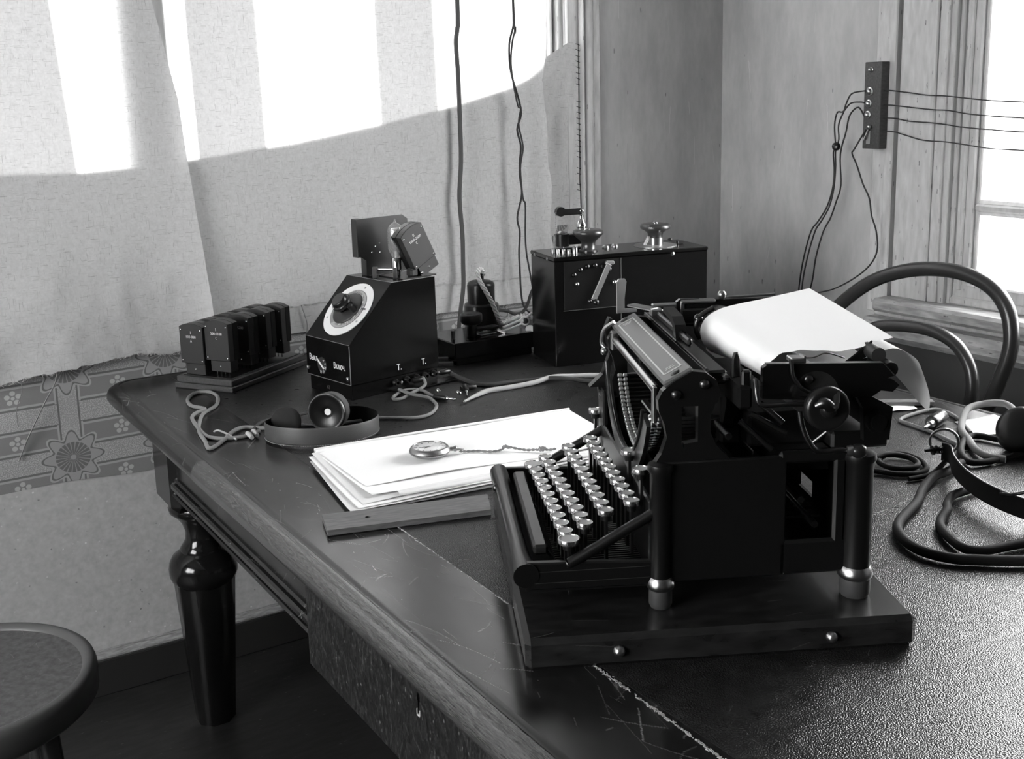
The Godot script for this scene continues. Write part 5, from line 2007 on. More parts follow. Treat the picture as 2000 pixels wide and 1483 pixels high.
	obj("panel_edge", b, M.ebonite_face, pn)
	for p in [[0.150, 0.278], [0.160, 0.290], [0.171, 0.296], [0.171, 0.276]]:
		b = MB.new()
		b.lathe([[0.0021, 0.0], [0.0020, 0.0008], [0.0, 0.002]], axis_z(Vector3(p[0], p[1], -0.116), Vector3(0, 0, 1)), 10)
		obj("screw", b, M.chrome, pn)
	b = MB.new()
	b.bx(Vector3(0.150, 0.2285, -0.095), Vector3(0.240, 0.231, -0.012))
	obj("top_plate", b, M.ebonite, t)
	# spring clips and the bright shaft
	for p in [[0.122, -0.072], [0.147, -0.034]]:
		b = MB.new()
		b.box(Vector3(p[0], 0.242, p[1]), Vector3(0.0085, 0.024, 0.0018), 0.0005, Basis(Vector3.UP, -0.55))
		b.box(Vector3(p[0] + 0.008, 0.238, p[1] - 0.012), Vector3(0.007, 0.016, 0.008), 0.001, Basis(Vector3.UP, -0.55))
		obj("spring_clip", b, M.nickel, t)
	b = MB.new()
	b.rod(Vector3(0.130, 0.2475, -0.080), Vector3(0.156, 0.2475, -0.046), 0.0030, 12)
	b.rod(Vector3(0.128, 0.2475, -0.084), Vector3(0.133, 0.2475, -0.077), 0.0055, 12)
	obj("shaft", b, M.nickel, t)
	# glass tube: base cap, bulb, silvered plate inside
	var tx := Transform3D(Basis(), Vector3(0.166, 0, -0.052))
	b = MB.new()
	b.lathe([[0.0, 0.230], [0.0075, 0.230], [0.0075, 0.243], [0.0105, 0.245], [0.0105, 0.270], [0.0095, 0.271], [0.0, 0.271]], tx, 24)
	obj("tube_cap", b, M.chrome, t)
	b = MB.new()
	b.lathe([[0.0095, 0.270], [0.0100, 0.276], [0.0140, 0.282], [0.0165, 0.290], [0.0165, 0.326], [0.0152, 0.334], [0.0100, 0.3405], [0.0050, 0.3435], [0.0022, 0.3465], [0.0012, 0.352], [0.0, 0.353]], tx, 28)
	var bulb := obj("glass_tube", b, M.bulb_glass, t, "clear glass radio tube with pointed tip")
	b = MB.new()
	b.lathe([[0.0, 0.272], [0.0045, 0.272], [0.0055, 0.282], [0.0060, 0.288], [0.0118, 0.293], [0.0118, 0.328], [0.008, 0.333], [0.0, 0.333]], tx, 20)
	obj("tube_anode", b, M.bulb_silver, bulb)
	# plug-in coil, turned on its pivot
	var tilt := Basis(Vector3.BACK, 0.47)
	var cx := Transform3D(tilt * Basis(Vector3(0, 0, -1), Vector3.UP, Vector3(1, 0, 0)), Vector3(0.213, 0.2585, -0.012))
	coil(t, ["II", "1000-2500", "С"], cx, false)
	b = MB.new()
	b.box(Vector3(0.1830, 0.240, -0.022), Vector3(0.020, 0.018, 0.020), 0.004)
	obj("coil_pivot", b, M.ebonite_face, t)
	b = MB.new()
	b.ball(Vector3(0.200, 0.2385, -0.011), 0.0032)
	obj("pivot_screw", b, M.chrome, t)
	# plugged leads
	plug(t, Vector3(0.146, 0.0165, 0.010), Vector3(0.92, 0.02, 0.10), false)
	plug(t, Vector3(0.252, 0.0185, 0.006), Vector3(-1, 0.0, -0.1), true, 0.026)

# ---------------------------------------------------------------- rack with plug-in coils
func coil_rack() -> void:
	var at := Vector3(0.701, TY, -2.249)
	var turn := 0.58469
	var t := thing("coil_rack", "low wooden rack on the table holding plug-in coils", "rack", at, turn)
	var b := MB.new()
	b.bx(Vector3(0, 0, -0.153), Vector3(0.275, 0.012, 0.0), 0.002)
	b.bx(Vector3(0.004, 0.012, -0.150), Vector3(0.271, 0.026, -0.003), 0.002)
	obj("rack_base", b, M.rack_wood, t)
	b = MB.new()
	b.bx(Vector3(0.016, 0.026, -0.140), Vector3(0.265, 0.0275, -0.012), 0.0004)
	obj("socket_plate", b, M.ebonite, t)
	var names := [
		["near row, first coil, marked I 500-1100 C", ["I", "500-1100", "С"]],
		["near row, second coil, marked 2200-5200", ["II", "2200-5200", "С"]],
		["near row, third coil from the camera", ["", "", ""]],
		["near row, last coil next to the wavemeter", ["", "", ""]],
	]
	var far := [
		["far row, first coil, marked I 500-800 A", ["I", "500-800", "А"]],
		["far row, second coil behind the marked one", ["", "", ""]],
		["far row, third coil", ["", "", ""]],
		["far row, fourth coil", ["", "", ""]],
		["far row, last coil beside the curtain", ["", "", ""]],
	]
	var bs := Basis(Vector3.UP, turn)
	for row in 2:
		var list: Array = names if row == 0 else far
		for k in list.size():
			var x: float = [0.022, 0.092, 0.155, 0.210][k] if row == 0 else [0.016, 0.066, 0.118, 0.170, 0.222][k]
			var z := -0.049 if row == 0 else -0.112
			var o := thing("plug_in_coil", "black plug-in coil in the " + list[k][0], "coil", at + bs * Vector3(x, 0.0275, z), turn, "plug-in coils in the wooden rack")
			var up := 0.0345 if row == 0 else 0.0250
			coil(o, list[k][1], Transform3D(Basis(), Vector3(0, up, 0)), true)

# ---------------------------------------------------------------- telegraph key and the ribbed bell pot
func key_set() -> void:
	var t := thing("telegraph_key", "telegraph key with round black knob on a dark wooden block", "telegraph key", Vector3(1.191, TY, -2.164), 0.0)
	var b := MB.new()
	b.bx(Vector3(0, 0.016, -0.150), Vector3(0.215, 0.053, 0.0), 0.002)
	obj("block", b, M.black_wood, t)
	b = MB.new()
	b.bx(Vector3(0.006, 0.0, -0.144), Vector3(0.209, 0.017, -0.004), 0.002)
	obj("block_foot", b, M.black_wood, t)
	b = MB.new()
	b.box(Vector3(-0.018, 0.004, -0.030), Vector3(0.050, 0.008, 0.016), 0.001, Basis(Vector3.UP, -0.5))
	b.box(Vector3(-0.020, 0.012, -0.048), Vector3(0.050, 0.008, 0.014), 0.001, Basis(Vector3.UP, -0.5))
	obj("loose_strip", b, M.slat_wood, t)
	b = MB.new()
	b.lathe([[0.0, 0.053], [0.012, 0.053], [0.012, 0.078], [0.010, 0.084], [0.0, 0.084]], Transform3D(Basis(), Vector3(0.074, 0, -0.052)), 18)
	obj("knob_stem", b, M.ebonite, t)
	b = MB.new()
	b.lathe([[0.0, 0.082], [0.020, 0.082], [0.025, 0.086], [0.026, 0.092], [0.026, 0.102], [0.025, 0.1055], [0.022, 0.107], [0.020, 0.1063], [0.0, 0.1063]], Transform3D(Basis(), Vector3(0.074, 0, -0.052)), 32)
	obj("knob", b, M.ebonite, t)
	b = MB.new()
	b.bx(Vector3(0.085, 0.064, -0.062), Vector3(0.142, 0.071, -0.040), 0.001)
	obj("lever", b, M.steel_dark, t)
	b = MB.new()
	b.bx(Vector3(0.088, 0.0535, -0.066), Vector3(0.132, 0.0565, -0.036), 0.0008)
	b.bar(Vector3(0.138, 0.062, -0.040), Vector3(0.150, 0.0535, -0.026), 0.008, 0.004)
	obj("contact_plate", b, M.nickel, t)
	for p in [[0.022, -0.048, 0.0045, 0.020], [0.128, -0.082, 0.0042, 0.012]]:
		b = MB.new()
		b.lathe([[0.0, 0.052], [p[2] + 0.002, 0.052], [p[2], 0.056], [p[2], 0.053 + p[3]], [0.0, 0.053 + p[3]]], Transform3D(Basis(), Vector3(p[0], 0, p[1])), 14)
		obj("terminal_post", b, M.steel_dark if p[0] < 0.1 else M.nickel, t)
	b = MB.new()
	b.lathe([[0.0035, 0.0532], [0.003, 0.0542], [0.0, 0.0545]], Transform3D(Basis(), Vector3(0.042, 0, -0.018)), 10)
	obj("screw", b, M.ink_black, t)
	# pot behind it
	t = thing("round_plug_pot", "black two-stepped round pot with white rope cord behind the key", "electrical pot", Vector3(1.357, TY, -2.325), 0.0)
	b = MB.new()
	b.lathe([[0.0, 0.0], [0.040, 0.0], [0.0425, 0.004], [0.0425, 0.100], [0.0405, 0.104], [0.0335, 0.106]], Transform3D(), 36)
	obj("lower_drum", b, M.ebonite, t)
	b = MB.new()
	b.lathe([[0.0335, 0.104], [0.0335, 0.150], [0.031, 0.156], [0.0235, 0.160], [0.011, 0.162], [0.008, 0.163], [0.008, 0.170], [0.0125, 0.176], [0.0125, 0.179], [0.007, 0.181], [0.0, 0.181]], Transform3D(), 36)
	obj("upper_drum", b, M.ebonite, t)
	for p in [[0.030, 0.034], [0.022, 0.045]]:
		b = MB.new()
		b.lathe([[0.0, 0.0], [0.008, 0.0], [0.009, 0.004], [0.006, 0.008], [0.006, 0.012], [0.0, 0.013]], axis_z(Vector3(p[0], 0.040, p[1]), Vector3(0.6, 0.3, 0.7)), 14)
		obj("terminal_nut", b, M.nickel, t)
	# rope cord: two light strands wound round each other
	var way := spl(vs([[0.004, 0.176, 0.008], [-0.006, 0.190, 0.014], [-0.017, 0.188, 0.020], [-0.020, 0.170, 0.026], [-0.010, 0.140, 0.040], [0.004, 0.110, 0.046], [0.014, 0.080, 0.050], [0.026, 0.060, 0.046], [0.046, 0.054, 0.030], [0.075, 0.056, 0.012], [0.115, 0.058, 0.0]]), 9)
	b = MB.new()
	for s in 3:
		var q := []
		for i in way.size():
			var a := i * 0.62 + TAU / 3.0 * s
			var d: Vector3 = (way[mini(i + 1, way.size() - 1)] - way[maxi(i - 1, 0)]).normalized()
			var e := d.cross(Vector3(0, 0, 1)).normalized()
			q.append(way[i] + (e * cos(a) + e.cross(d) * sin(a)) * 0.0032)
		b.tube(q, 0.0030, 7)
	obj("rope_cord", b, M.rope_white, t, "white twisted rope cord")
	# porcelain cleats and light cords at the left end of the receiver
	t = thing("porcelain_cleats", "white porcelain cleats with looped cords beside the receiver box", "terminal", Vector3(1.398, TY, -2.20), 0.0)
	for p in [[0.004, 0.074, 0.0], [0.012, 0.052, 0.010], [0.014, 0.034, 0.014], [0.016, 0.016, 0.018]]:
		b = MB.new()
		b.lathe([[0.0, -0.012], [0.010, -0.012], [0.012, -0.008], [0.009, -0.003], [0.009, 0.003], [0.012, 0.008], [0.010, 0.012], [0.0, 0.012]], axis_z(Vector3(p[0], p[1], p[2]), Vector3(-0.5, 0.15, 0.8)), 16)
		obj("cleat", b, M.rope_white, t)
	b = MB.new()
	b.lathe([[0.0, 0.0], [0.0072, 0.0], [0.0072, 0.004], [0.004, 0.005], [0.0, 0.005]], axis_z(Vector3(-0.001, 0.076, 0.010), Vector3(-0.5, 0.15, 0.8)), 14)
	obj("cleat_screw", b, M.steel_dark, t)
	b = MB.new()
	b.tube(spl(vs([[-0.045, 0.060, -0.02], [-0.02, 0.070, -0.01], [0.010, 0.082, 0.0], [0.03, 0.088, -0.01]])), 0.0032, 7)
	b.tube(spl(vs([[-0.060, 0.056, 0.0], [-0.03, 0.062, 0.002], [0.0, 0.072, 0.004], [0.02, 0.080, 0.0]])), 0.0030, 7)
	obj("light_cord", b, M.rope_white, t)
	b = MB.new()
	b.tube(spl(vs([[0.0, 0.055, -0.15], [0.06, 0.058, -0.22], [0.109, 0.047, -0.25], [0.132, 0.037, -0.25], [0.156, 0.038, -0.25], [0.173, 0.057, -0.25], [0.184, 0.083, -0.25], [0.20, 0.11, -0.25]])), 0.0045, 8)
	obj("dark_cord", b, M.cord_dark, t)

# ---------------------------------------------------------------- receiver box
func receiver() -> void:
	var t := thing("receiver_box", "tall black receiver box with two turned knobs on its top", "radio receiver", Vector3(1.368, TY, -2.020), -0.21468)
	var b := MB.new()
	b.bx(Vector3(0, 0, -0.145), Vector3(0.380, 0.238, 0), 0.0015)
	var box := obj("box", b, M.black_wood, t)
	b = MB.new()
	b.bx(Vector3(-0.0015, 0.238, -0.1465), Vector3(0.3815, 0.2475, 0.0015), 0.002)
	obj("lid", b, M.black_wood, t)
	b = MB.new()
	b.bx(Vector3(0.1595, 0.0, -0.001), Vector3(0.1615, 0.236, 0.0006))
	b.bx(Vector3(0.020, 0.126, 0.0), Vector3(0.158, 0.1272, 0.0012))
	obj("panel_joint", b, M.cover_grey, box)
	b = MB.new()
	b.bx(Vector3(0.022, 0.128, -0.001), Vector3(0.157, 0.236, 0.0010), 0.0004)
	obj("front_panel", b, M.ebonite, t)
	# stud switch with its arm
	for k in 6:
		var q := lerpf(-0.72, 0.55, k / 5.0)
		b = MB.new()
		b.lathe([[0.0052, 0.0], [0.0052, 0.003], [0.004, 0.0045], [0.0, 0.005]], axis_z(Vector3(0.093 + sin(q) * 0.072, 0.152 + cos(q) * 0.072, 0.001), Vector3(0, 0, 1)), 14)
		obj("contact_stud", b, M.steel_dark, t)
	b = MB.new()
	b.bar(Vector3(0.088, 0.147, 0.010), Vector3(0.127, 0.226, 0.010), 0.013, 0.004, 0.001, Vector3(0, 0, 1))
	b.box(Vector3(0.130, 0.228, 0.006), Vector3(0.022, 0.010, 0.010), 0.003)
	var arm := obj("switch_arm", b, M.grey_metal, t)
	b = MB.new()
	b.ball(Vector3(0.092, 0.143, 0.014), 0.0075, 14)
	b.ball(Vector3(0.080, 0.145, 0.008), 0.0055, 12)
	obj("arm_nut", b, M.steel_dark, arm)
	for p in [[0.052, 0.185], [0.142, 0.183]]:
		b = MB.new()
		b.lathe([[0.0052, 0.0], [0.0050, 0.003], [0.003, 0.006], [0.0, 0.0068]], axis_z(Vector3(p[0], p[1], 0.001), Vector3(0, 0, 1)), 14)
		obj("round_screw", b, M.nickel, t)
	b = MB.new()
	b.lathe([[0.0048, 0.0], [0.0046, 0.002], [0.0, 0.004]], axis_z(Vector3(0.290, 0.236, 0.0), Vector3(0, 0, 1)), 12)
	obj("lid_screw", b, M.nickel, t)
	for z in [-0.118, -0.040]:
		b = MB.new()
		b.lathe([[0.0040, 0.0], [0.0036, 0.002], [0.0, 0.003]], axis_z(Vector3(-0.001, 0.240, z), Vector3(-1, 0, 0)), 12)
		obj("lid_screw", b, M.nickel, t)
	# round turned knobs
	var ty := 0.2475
	b = MB.new()
	b.lathe([[0.0, 0.0], [0.0215, 0.0], [0.0215, 0.0025], [0.019, 0.004], [0.017, 0.006], [0.016, 0.018], [0.0185, 0.024], [0.028, 0.032], [0.0345, 0.0385], [0.0355, 0.043], [0.0330, 0.0475], [0.027, 0.0495], [0.0, 0.0498]], Transform3D(Basis(), Vector3(0.110, ty, -0.066)), 40)
	var kn := obj("turned_knob", b, M.bronze_knob, t)
	b = MB.new()
	b.ball(Vector3(0.110, ty + 0.050, -0.066), 0.005, 12, 0.5)
	obj("knob_screw", b, M.nickel, kn)
	b = MB.new()
	b.lathe([[0.0, 0.0], [0.0500, 0.0], [0.0500, 0.0016], [0.024, 0.0030], [0.0, 0.0030]], Transform3D(Basis(), Vector3(0.283, ty, -0.072)), 48)
	obj("scale_plate", b, M.grey_metal, t)
	b = MB.new()
	b.lathe([[0.017, 0.003], [0.0165, 0.022], [0.0185, 0.030], [0.025, 0.0355], [0.0345, 0.040], [0.0355, 0.045], [0.0335, 0.0495], [0.027, 0.0515], [0.0, 0.052]], Transform3D(Basis(), Vector3(0.283, ty, -0.072)), 40)
	kn = obj("turned_knob", b, M.bronze_knob, t)
	b = MB.new()
	b.lathe([[0.0180, 0.003], [0.0180, 0.019], [0.0165, 0.020]], Transform3D(Basis(), Vector3(0.283, ty, -0.072)), 32)
	obj("knob_sleeve", b, M.nickel, kn)
	b = MB.new()
	b.ball(Vector3(0.283, ty + 0.0525, -0.072), 0.0065, 12, 0.6)
	obj("knob_screw", b, M.nickel, kn)
	b = MB.new()
	b.bar(Vector3(0.248, ty + 0.004, -0.058), Vector3(0.263, ty + 0.024, -0.066), 0.008, 0.002, 0.0005)
	obj("pointer", b, M.nickel, kn)
	b = MB.new()
	b.bx(Vector3(0.338, ty, -0.075), Vector3(0.352, ty + 0.008, -0.062), 0.001)
	b.ball(Vector3(0.336, ty + 0.008, -0.100), 0.006, 12, 0.6)
	obj("stop_block", b, M.steel_dark, t)
	# contact studs on the lid
	for k in 5:
		b = MB.new()
		var hh := 0.013 if k == 4 else 0.009
		var rr := 0.0058 if k == 4 else 0.0042
		b.lathe([[0.0, 0.0], [rr, 0.0], [rr, hh], [rr * 0.8, hh + 0.001], [0.0, hh + 0.001]], Transform3D(Basis(), Vector3([0.028, 0.034, 0.043, 0.053, 0.066][k], ty, [-0.078, -0.064, -0.052, -0.045, -0.040][k])), 14)
		obj("lid_stud", b, M.nickel, t)
	for p in [[0.165, -0.092], [0.192, -0.100]]:
		b = MB.new()
		b.lathe([[0.0, 0.0], [0.0085, 0.0], [0.0085, 0.003], [0.006, 0.0065], [0.0, 0.0075]], Transform3D(Basis(), Vector3(p[0], ty, p[1])), 16)
		obj("dome_nut", b, M.nickel, t)
	# crystal detector: posts, holder, arm with little chain
	b = MB.new()
	b.bx(Vector3(0.035, ty, -0.112), Vector3(0.120, ty + 0.006, -0.088), 0.001)
	obj("detector_base", b, M.ebonite, t)
	b = MB.new()
	b.bx(Vector3(0.060, ty + 0.013, -0.118), Vector3(0.125, ty + 0.036, -0.092), 0.003)
	b.lathe([[0.0, ty + 0.010], [0.016, ty + 0.010], [0.016, ty + 0.038], [0.0, ty + 0.038]], Transform3D(Basis(), Vector3(0.062, 0, -0.104)), 20)
	obj("detector_holder", b, M.ebonite, t)
	for p in [[0.064, -0.100], [0.094, -0.098]]:
		b = MB.new()
		b.lathe([[0.0, 0.0], [0.003, 0.0], [0.003, 0.012], [0.0, 0.012]], Transform3D(Basis(), Vector3(p[0], ty + 0.003, p[1])), 10)
		obj("detector_leg", b, M.nickel, t)
	b = MB.new()
	b.lathe([[0.0, 0.0], [0.008, 0.0], [0.010, 0.002], [0.006, 0.006], [0.0, 0.007]], Transform3D(Basis(), Vector3(0.060, ty + 0.038, -0.104)), 14)
	obj("detector_cup", b, M.nickel, t)
	b = MB.new()
	b.lathe([[0.0, 0.030], [0.010, 0.030], [0.010, 0.046], [0.012, 0.050], [0.012, 0.056], [0.009, 0.064], [0.005, 0.070], [0.0045, 0.082], [0.0065, 0.085], [0.0070, 0.089], [0.0050, 0.093], [0.0, 0.094]], Transform3D(Basis(), Vector3(0.110, ty, -0.105)), 22)
	obj("turned_post", b, M.chrome, t, "bright turned metal post")
	b = MB.new()
	b.bx(Vector3(0.062, ty + 0.080, -0.110), Vector3(0.112, ty + 0.094, -0.100), 0.002)
	b.lathe([[0.0, -0.007], [0.011, -0.007], [0.011, 0.007], [0.0, 0.007]], axis_z(Vector3(0.058, ty + 0.089, -0.105), Vector3(0, 0, 1)), 18)
	obj("detector_arm", b, M.ebonite, t)
	b = MB.new()
	for k in 9:
		b.ball(Vector3(0.047, ty + 0.086 - k * 0.0042, -0.104), 0.0018, 6)
	b.rod(Vector3(0.047, ty + 0.052, -0.104), Vector3(0.052, ty + 0.044, -0.104), 0.0006, 5)
	obj("chain", b, M.nickel, t)

# ---------------------------------------------------------------- leads between the instruments
func leads() -> void:
	var y := TY + 0.004
	var t := thing("test_lead", "looped test lead with black plugs in front of the wavemeter", "lead", Vector3(1.02, TY, -1.98))
	var o := -Vector3(1.02, TY, -1.98)
	var b := MB.new()
	b.tube(spl([Vector3(1.050, TY + 0.020, -2.052) + o, Vector3(1.046, TY + 0.010, -2.035) + o] + flat_on([[1.027, -2.025], [0.999, -2.008], [0.966, -1.983], [0.949, -1.985], [0.958, -2.006], [0.987, -2.030], [1.004, -2.036], [1.026, -2.020], [1.024, -1.978], [1.020, -1.942]], y).map(func(p): return p + o), 5), 0.0034, 8)
	obj("cord", b, M.cord_grey, t)
	plug(t, Vector3(1.018, TY + 0.0065, -1.946) + o, Vector3(0.46, 0, 0.80))
	t = thing("cable_lead", "dark rubber cable running from the wavemeter towards the typewriter", "cable", Vector3(1.2, TY, -1.98))
	o = -Vector3(1.2, TY, -1.98)
	b = MB.new()
	b.tube(spl([Vector3(1.121, TY + 0.020, -2.085) + o] + flat_on([[1.134, -2.060, 0.004], [1.140, -2.009], [1.148, -1.976], [1.169, -1.962], [1.208, -1.956], [1.245, -1.946], [1.277, -1.928, 0.003], [1.298, -1.904, 0.005], [1.335, -1.880], [1.358, -1.833], [1.36, -1.76]], y + 0.001).map(func(p): return p + o), 5), 0.0048, 8)
	obj("cable", b, M.cord_dark, t)
	plug(t, Vector3(1.126, TY + 0.007, -1.962) + o, Vector3(-0.80, 0, -0.10), false, 0.034)
	plug(t, Vector3(1.094, TY + 0.018, -1.950) + o, Vector3(-0.40, -0.25, 0.85), true, 0.024)
	b = MB.new()
	b.lathe([[0.0, 0.0], [0.004, 0.0], [0.0045, 0.004], [0.002, 0.009], [0.0, 0.010]], axis_z(Vector3(1.062, TY + 0.012, -1.915) + o, Vector3(-0.6, 0.5, -0.3)), 12)
	b.lathe([[0.0, 0.0], [0.004, 0.0], [0.0045, 0.004], [0.002, 0.009], [0.0, 0.010]], axis_z(Vector3(1.036, TY + 0.012, -1.955) + o, Vector3(-0.4, 0.6, -0.5)), 12)
	obj("plug_screw", b, M.chrome, t)
	t = thing("light_cable", "pale woven cable lying between the wavemeter and the typewriter", "cable", Vector3(1.2, TY, -1.91))
	o = -Vector3(1.2, TY, -1.91)
	b = MB.new()
	var way: Array = spl(flat_on([[1.052, -1.882], [1.078, -1.898], [1.106, -1.913], [1.134, -1.924], [1.187, -1.920], [1.241, -1.919, 0.001], [1.292, -1.925, 0.004], [1.344, -1.917], [1.386, -1.891], [1.405, -1.860], [1.42, -1.78]], y + 0.001).map(func(p): return p + o), 6)
	var rr := []
	for i in way.size():
		rr.append(lerpf(0.0020, 0.0054, clampf(i / 14.0, 0.0, 1.0)))
	b.tube(way, rr, 8)
	obj("cable", b, M.cord_light, t)

# ---------------------------------------------------------------- right end of the table
func right_end() -> void:
	var g := "cables at the right end of the table"
	var y := TY + 0.0085
	var b := MB.new()
	b.tube(spl(flat_on([[1.27, -0.765], [1.234, -0.790], [1.195, -0.821], [1.172, -0.845], [1.162, -0.879], [1.171, -0.912], [1.192, -0.942], [1.217, -0.961], [1.252, -0.977], [1.300, -0.997], [1.351, -1.027], [1.410, -1.053], [1.448, -1.057], [1.50, -1.07]], y)), 0.0070, 10)
	tag(obj("thick_cable", b, M.cord_black), "thick dark cable bending outermost towards the typewriter", "cable", g)
	b = MB.new()
	b.tube(spl(flat_on([[1.34, -0.80], [1.282, -0.822], [1.228, -0.835], [1.213, -0.854], [1.226, -0.885], [1.245, -0.913], [1.269, -0.933], [1.300, -0.946, 0.004], [1.330, -0.968], [1.361, -0.984], [1.386, -0.987], [1.43, -0.985]], y)), 0.0064, 10)
	tag(obj("thick_cable", b, M.cord_black), "thick dark cable making the inner bend under the headband", "cable", g)
	b = MB.new()
	b.tube(spl(flat_on([[1.56, -1.11], [1.586, -1.142], [1.599, -1.176], [1.613, -1.221], [1.620, -1.262], [1.629, -1.294], [1.689, -1.305], [1.736, -1.299], [1.729, -1.258], [1.693, -1.208], [1.661, -1.170]], TY + 0.004)), 0.0034, 8)
	tag(obj("woven_cord", b, M.cord_grey), "thin grey woven cord looped round the loose plug", "cord", g)
	b = MB.new()
	b.tube(spl(flat_on([[1.74, -1.10], [1.752, -1.139, 0.01], [1.775, -1.170, 0.02], [1.797, -1.203, 0.018], [1.789, -1.234, 0.012], [1.748, -1.240, 0.008], [1.695, -1.213], [1.646, -1.177], [1.614, -1.141], [1.578, -1.102], [1.560, -1.066], [1.57, -1.04]], TY + 0.0085)), 0.0062, 8)
	tag(obj("woven_cord", b, M.cord_grey), "thick grey woven cord arching behind the ear cups", "cord", g)
	b = MB.new()
	b.tube(spl(flat_on([[1.62, -1.04], [1.576, -1.050], [1.547, -1.050], [1.516, -1.064], [1.532, -1.091], [1.566, -1.120], [1.613, -1.146], [1.643, -1.149], [1.653, -1.122], [1.66, -1.08]], TY + 0.0075)), 0.0056, 8)
	tag(obj("thick_cable", b, M.cord_black), "dark cable ring lying close to the ear cups", "cable", g)
	b = MB.new()
	b.tube(spl(flat_on([[1.30, -1.16], [1.359, -1.138], [1.380, -1.102], [1.407, -1.082], [1.435, -1.086], [1.461, -1.113], [1.466, -1.144, 0.002], [1.454, -1.162, 0.003], [1.433, -1.164, 0.004], [1.400, -1.150, 0.003], [1.39, -1.115, 0.004], [1.415, -1.097, 0.004], [1.440, -1.106, 0.004], [1.450, -1.135, 0.005], [1.42, -1.155, 0.009], [1.36, -1.16, 0.004], [1.32, -1.18]], TY + 0.006)), 0.0046, 8)
	tag(obj("thick_cable", b, M.cord_black), "dark cable coiled beside the rear foot of the typewriter", "cable", g)
	b = MB.new()
	b.tube(spl(flat_on([[1.38, -1.075], [1.42, -1.066, 0.002], [1.46, -1.075, 0.008], [1.49, -1.085, 0.014]], TY + 0.005)), 0.004, 8)
	tag(obj("thick_cable", b, M.cord_black), "short dark cable running into the headband joint", "cable", g)
	var t := thing("loose_plug", "loose cylindrical black plug with bright pin among the cords", "plug", Vector3(1.626, TY + 0.0125, -1.225), 0.0)
	b = MB.new()
	b.lathe([[0.0, 0.0], [0.0115, 0.0], [0.0125, 0.002], [0.0125, 0.050], [0.011, 0.052], [0.0, 0.052]], axis_z(Vector3(0.006, 0, -0.004), Vector3(1, 0, -0.32)), 22)
	obj("plug_body", b, M.ebonite, t)
	b = MB.new()
	b.lathe([[0.0, -0.034], [0.003, -0.033], [0.003, -0.014], [0.006, -0.012], [0.006, -0.006], [0.0075, -0.004], [0.0075, 0.0]], axis_z(Vector3(0.006, 0, -0.004), Vector3(1, 0, -0.32)), 16)
	obj("plug_pin", b, M.nickel, t)
	# second headset: sprung band with two cups, lying on its side
	t = thing("headset", "black headset with steel band lying at the right end of the table", "headset", Vector3(1.45, TY, -0.98))
	var o := -Vector3(1.45, 0, -0.98)
	b = MB.new()
	var way := spl(vs([[1.470, 0.028, -1.085], [1.462, 0.030, -1.064], [1.425, 0.030, -1.030], [1.390, 0.029, -0.985], [1.365, 0.028, -0.935], [1.352, 0.028, -0.885], [1.35, 0.028, -0.83], [1.36, 0.028, -0.77]]), 5)
	for side in 2:
		var rows := []
		for e in 2:
			var row := []
			for i in way.size():
				var d: Vector3 = (way[mini(i + 1, way.size() - 1)] - way[maxi(i - 1, 0)]).normalized()
				var nn := d.cross(Vector3.UP)
				row.append(way[i] + o + nn * (0.0012 if side == 0 else -0.0012) + Vector3(0, -0.013 + 0.028 * e, 0))
			rows.append(row)
		b.grid(rows, false, side == 1)
	obj("head_band", b, M.cord_black, t)
	b = MB.new()
	var edge := []
	for p in way:
		edge.append(p + o + Vector3(0, 0.0155, 0))
	b.tube(edge, 0.0013, 6)
	obj("band_edge", b, M.steel_dark, t)
	b = MB.new()
	var ringp := []
	for i in 20:
		var q := TAU * i / 20.0
		ringp.append(Vector3(1.478 + cos(q) * 0.014, 0.044 + sin(q) * 0.020, -1.088 + cos(q) * 0.016) + o)
	b.tube(ringp, 0.0024, 8, true)
	obj("band_ring", b, M.nickel, t)
	b = MB.new()
	b.rod(Vector3(1.445, 0.032, -1.098) + o, Vector3(1.475, 0.034, -1.082) + o, 0.0026, 10)
	for k in 3:
		b.lathe([[0.0, 0.0], [0.008 - k * 0.001, 0.0], [0.008 - k * 0.001, 0.003], [0.0, 0.003]], axis_z(Vector3(1.455 + k * 0.007, 0.0325 + k * 0.0005, -1.0925 + k * 0.0035) + o, Vector3(1, 0.05, 0.5)), 14)
	obj("band_screw", b, M.steel_dark, t)
	for p in [[1.634, 0.040, -1.058, 0.040], [1.392, 0.034, -0.842, 0.036]]:
		b = MB.new()
		var xf := axis_z(Vector3(p[0], p[1], p[2]) + o, Vector3(-0.75, 0.35, 0.15) if p[0] > 1.5 else Vector3(-0.25, 0.85, 0.1))
		b.lathe([[0.0, -0.040], [p[3] * 0.72, -0.038], [p[3] * 0.94, -0.026], [p[3], -0.008], [p[3], 0.004], [p[3] * 0.93, 0.012], [p[3] * 0.7, 0.018], [p[3] * 0.35, 0.020], [0.0, 0.0205]], xf, 34)
		obj("ear_cup", b, M.ebonite, t)
	b = MB.new()
	b.tube(spl(vs([[1.352, 0.040, -0.90], [1.338, 0.050, -0.872], [1.352, 0.058, -0.850], [1.376, 0.052, -0.848]]).map(func(p): return p + o), 5), 0.0022, 7)
	obj("yoke", b, M.steel_dark, t)
	# papers at the far right edge
	g = "loose papers by the right table edge"
	sheet("paper_scrap", "white paper scrap under the grey cord at the table edge", [[1.70, -1.232], [1.79, -1.215], [1.775, -1.12], [1.655, -1.150]], TY + 0.0022, [0, 0.002, 0, 0.002], M.paper, 0.0004, g)
	sheet("paper_scrap", "small paper slip behind the hanging sheet", [[1.655, -1.418], [1.735, -1.350], [1.715, -1.325], [1.635, -1.352]], TY + 0.0022, [0.002, 0, 0, 0], M.paper, 0.0004, g)
